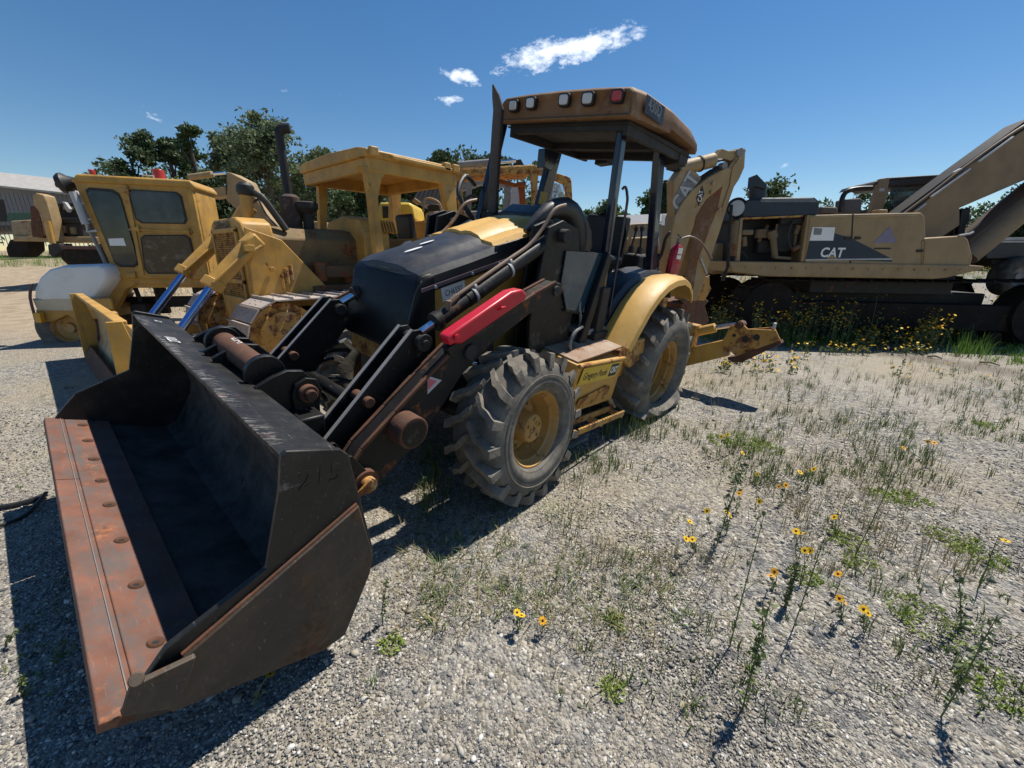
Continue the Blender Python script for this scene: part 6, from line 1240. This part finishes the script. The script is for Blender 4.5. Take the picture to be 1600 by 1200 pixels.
# ---- single foreground wildflowers
HEADB=B()
for k in range(9):
    a=k*6.283/9; c,s_=math.cos(a),math.sin(a); n_=(-s_,c)
    pts=[]
    for (r,w) in ((.005,.003),(.017,.0065),(.026,.0055)): pts.append((r,w))
    L_=[Vector((c*r-n_[0]*w,s_*r-n_[1]*w,.002*(r/.02))) for r,w in pts]; R_=[Vector((c*r+n_[0]*w,s_*r+n_[1]*w,.002)) for r,w in pts]
    HEADB.prism(L_+R_[::-1],(0,0,.0008))
HEADM=obj('petals',HEADB,PET).data; bpy.data.objects.remove(bpy.data.objects['petals'])
cb_=B(); cb_.lathe([(.0,.009),(.004,.008),(.007,.004),(.008,.0)],(0,0,0),(0,0,1),10); CENM=obj('cc',cb_,CEN).data; bpy.data.objects.remove(bpy.data.objects['cc'])
def wildflower(label,heads,h,base=None,nleaf=4,orange=False):
    p=gpt(*heads[0]) ; mean=None
    tips=[]
    for (u,v) in heads:
        q=AT(I4,u,v,'z',h*rnd.uniform(.92,1.08)+hgt(p.x,p.y)); tips.append(q)
    c=sum(tips,Vector())/len(tips); bp_=Vector((c.x,c.y,0))+Vector((rnd.uniform(-.04,.04),rnd.uniform(-.04,.04),0)) if base is None else gpt(*base)
    bp_.z=hgt(bp_.x,bp_.y); t=thing('wildflower',label,'wildflower',bp_,(0,0,0),'single wildflowers on the gravel')
    for q in tips:
        l=q-bp_; b=B(); b.tube([(0,0,-.01),l*.35+Vector((rnd.uniform(-.01,.01),rnd.uniform(-.01,.01),.02)),l*.7+Vector((0,0,.015)),l],[.0022,.002,.0016,.0012],5,sub=3); obj('stem',b,GR[3],t)
        o=bpy.data.objects.new('flower_head',HEADM.copy() if orange else HEADM); S.collection.objects.link(o); o.parent=t; o.location=l; dv=(CAM-q).normalized()*.6+Vector((rnd.uniform(-1.1,1.1),rnd.uniform(-1.1,1.1),.9)); o.rotation_euler=dv.to_track_quat('Z','Y').to_euler(); s=rnd.uniform(.5,.78); o.scale=(s,s,s)
        if orange: o.data.materials.clear(); o.data.materials.append(PEO)
        o2=bpy.data.objects.new('flower_centre',CENM); S.collection.objects.link(o2); o2.parent=o
    lv=[tuple(bp_.lerp(q,rnd.uniform(.05,.8))-bp_) for q in tips for _ in range(nleaf)]
    v,f=leaves(lv,.02,nleaf*3*len(tips),.011); np_mesh('foliage',v,f,GR[3],t)
    return t
WF=[('bright yellow wildflower with a dark centre right beside the bucket corner',[(422,1053)],.13,(395,1105)),
('cluster of three orange yellow wildflowers, lowest of the left group',[(1078,815),(1082,843),(1072,842)],.17,(1088,862)),
('yellow wildflower standing just above the left cluster',[(1105,798)],.15,(1112,830)),
('pair of yellow wildflowers left of the tall leaning weed',[(1141,806),(1136,800)],.14,(1135,835)),
('yellow wildflower near the foot of the tall leaning weed',[(1187,783)],.17,(1180,822)),('small orange wildflower pair left of the bright one',[(1155,771),(1158,768)],.16,(1150,800)),
('yellow wildflower at the top of the tall leaning weed',[(1161,708)],.25,(1140,790)),('yellow wildflower right of the tall leaning weed top',[(1183,741)],.2,(1180,800)),
('pair of orange wildflowers in the middle of the right gravel',[(1217,760),(1228,758)],.15,(1220,790)),('flat yellow wildflower pair beside the dark twig',[(1304,808),(1310,799)],.14,(1306,835)),
('yellow wildflower above the middle green bush weed',[(1252,834),(1244,830)],.2,(1245,880)),('broad yellow wildflower right above the feathery green weed',[(1258,860),(1266,860)],.2,(1250,915)),
('small orange red wildflower left of the feathery weed',[(1210,893),(1205,900)],.12,(1208,918)),('orange wildflower low between the thin weeds',[(1310,897)],.12,(1306,925)),('drooping yellow orange wildflower in the right foreground',[(1356,958),(1350,952)],.14,(1350,990)),
('orange wildflower tuft left of the drooping one',[(1312,935),(1318,940)],.14,(1315,968)),('single yellow wildflower on a thick stem at the right edge',[(1571,845)],.2,(1528,920)),
('pair of yellow wildflowers in the middle foreground',[(808,957),(815,962)],.1,(810,985)),('small orange wildflower right of the middle foreground pair',[(848,970)],.08,(846,990)),('orange wildflower group before the rear of the gravel',[(1450,690),(1460,692),(1412,700)],.2,(1448,730)),
('small yellow wildflower in the middle distance of the gravel',[(1326,663)],.15,(1326,685)),('yellow wildflower sprig behind the creeping patch',[(1262,736),(1272,733),(1250,738)],.14,(1262,765)),('yellow wildflower high in the left weed patch',[(1137,679),(1127,682)],.18,(1140,710)),('yellow wildflower pair beside the front wheel hub',[(888,645),(880,640)],.3,(890,700)),
('yellow flower row on the far gravel before the grass',[(1480,567),(1490,568),(1498,569)],.1,(1490,582)),('yellow flower pair on the far pale track',[(1392,568),(1396,574)],.12,(1395,590)),('yellow flower trio on the far gravel',[(1422,570),(1420,578),(1420,588)],.12,(1420,600)),('yellow flower pair on the far right gravel',[(1464,577),(1474,577)],.12,(1470,592)),('lone orange flower at the far right gravel',[(1546,587)],.12,(1548,604))]
for l,h_,z_,b_ in WF: wildflower(l,h_,z_,b_,orange=('orange' in l and 'yellow' not in l))
# ---- tall thin weeds
def weed(label,base,top,n=26,ls=.018,br=5,th=.003,d_up=None):
    p=gpt(*base); dd=ray(*top); nrm=Vector((FH.x,FH.y,0)); k=(p-CAM).dot(nrm)/dd.dot(nrm); q=CAM+dd*k; l=q-p
    t=thing('tall_weed',label,'weed',p,(0,0,0),'tall weeds on the gravel'); b=B(); b.tube([(0,0,-.01),l*.4+Vector((.01,.0,0)),l*.75,l],[th,th*.8,th*.6,th*.3],5,sub=3)
    tips=[]
    for i in range(br):
        f=rnd.uniform(.25,.85); a=rnd.uniform(0,6.28); s=l*f; e=s+Vector((math.cos(a)*.25,math.sin(a)*.25,.5))*l.length*rnd.uniform(.15,.35); b.tube([s,s.lerp(e,.5)+Vector((0,0,.01)),e],[th*.5,th*.4,th*.25],4); tips.append(e)
    obj('stem',b,GR[3],t); lv=[tuple(l*rnd.uniform(.05,1)) for _ in range(n)]+[tuple((l*.5).lerp(e,rnd.uniform(.5,1))) for e in tips for _ in range(3)]
    v,f=leaves(lv,ls*1.2,n*3,ls*.7); np_mesh('foliage',v,f,GR[rnd.choice((0,3,3))],t)
for a in (('tall leaning green weed in the middle of the right gravel',(1120,850),(1170,705),40,.02,7),('thin tall weed rising from the bottom of the right gravel',(1140,1010),(1195,800),22,.014,4),('leafy weed at the bottom edge right of centre',(1160,1108),(1205,935),50,.018,6),
('feathery dark green weed between the yellow flowers',(1226,948),(1246,884),110,.012,9),('thin branching weed right of the feathery one',(1238,985),(1292,830),20,.012,6),('dark tall twig like weed with side branches',(1335,870),(1418,700),18,.012,5),
('forked dark weed at the right edge below the yellow flower',(1528,920),(1560,838),10,.012,3),('upright leafy weed left of the right corner',(1503,985),(1498,890),40,.016,4),('tall weed in the bottom right corner',(1470,1120),(1560,960),40,.016,5),
('thin upright weed with pale leaves under the loader arm',(668,805),(662,742),24,.014,4),('small weed left of the middle foreground flowers',(598,975),(604,905),22,.014,3),('thin tall weed on the far pale track',(1390,640),(1420,540),24,.02,5),('thin weed beside the stabiliser shadow',(1230,650),(1236,590),18,.018,4),('bare thin weed at the far right',(1590,640),(1596,575),14,.018,4),('slim weed right of the far track',(1505,655),(1520,590),18,.018,4),
('small leafy weed beside the bucket cutting edge at lower left',(40,1085),(32,1060),18,.014,3),('weed sprig at the left picture edge',(10,1010),(22,985),12,.012,2)): weed(*a)
# ---- loose things
def plank(label,q0,q1,w,th=.03):
    a,c=gpt(*q0),gpt(*q1); t=B(); t.bar(Vector((a.x,a.y,th/2)),Vector((c.x,c.y,th/2+.012)),w,th); o=obj('wood_plank',t,mat('weathered_wood',(.27,.25,.225),.9,streak=.5,bump=.6),bev=.003); tag(o,label,'plank','short planks beside the front wheel')
plank('weathered grey plank nearer the front wheel',(874,706),(915,688),.055); plank('weathered grey plank just behind the other plank',(884,700),(918,682),.045)
b=B(); b.tube([gpt(-60,805)+Vector((0,0,.02)),gpt(0,797)+Vector((0,0,.02)),gpt(40,789)+Vector((0,0,.02)),gpt(76,778)+Vector((0,0,.03))],.016,8,sub=4); b.tube([gpt(-60,835)+Vector((0,0,.016)),gpt(0,826)+Vector((0,0,.018)),gpt(45,806)+Vector((0,0,.018)),gpt(76,780)+Vector((0,0,.05))],.011,8,sub=4); o=obj('black_hose',b,RBH); tag(o,'black rubber hose lying on the gravel at the left picture edge','hose')
for (u,v,r,l) in ((1392,546,.16,'flat dark rock left of the grass'),(1424,547,.10,'smaller dark rock right of the flat rock')):
    p=gpt(u,v); v_=[]; b=B(); b.loft([[Vector((math.cos(a)*r*k*rnd.uniform(.85,1.1),math.sin(a)*r*.7*k*rnd.uniform(.85,1.1),z)) for a in [i*.7854 for i in range(8)]] for k,z in ((.9,-.02),(1,.02),(.8,.07),(.4,.09))]); o=obj('rock',b,mat('dark_rock',(.07,.065,.065),.9,bump=.8)); o.location=p; tag(o,l,'rock')
for (q0,q1,r,l) in (((1318,515),(1362,526),.045,'pale broken log lying in the wildflowers'),((1448,559),(1472,562),.02,'thin pale stick on the far gravel'),((1530,568),(1562,573),.02,'thin pale stick right of the yellow flower row')):
    a,c=gpt(*q0),gpt(*q1); b=B(); b.tube([a+Vector((0,0,r*1.2+(.15 if r>.04 else 0))),a.lerp(c,.5)+Vector((0,0,r+.03)),c+Vector((0,0,r))],[r,r*.9,r*.6],8); o=obj('log' if r>.04 else 'stick',b,mat('pale_wood',(.34,.29,.20),.9,bump=.6)); tag(o,l,'log' if r>.04 else 'stick')
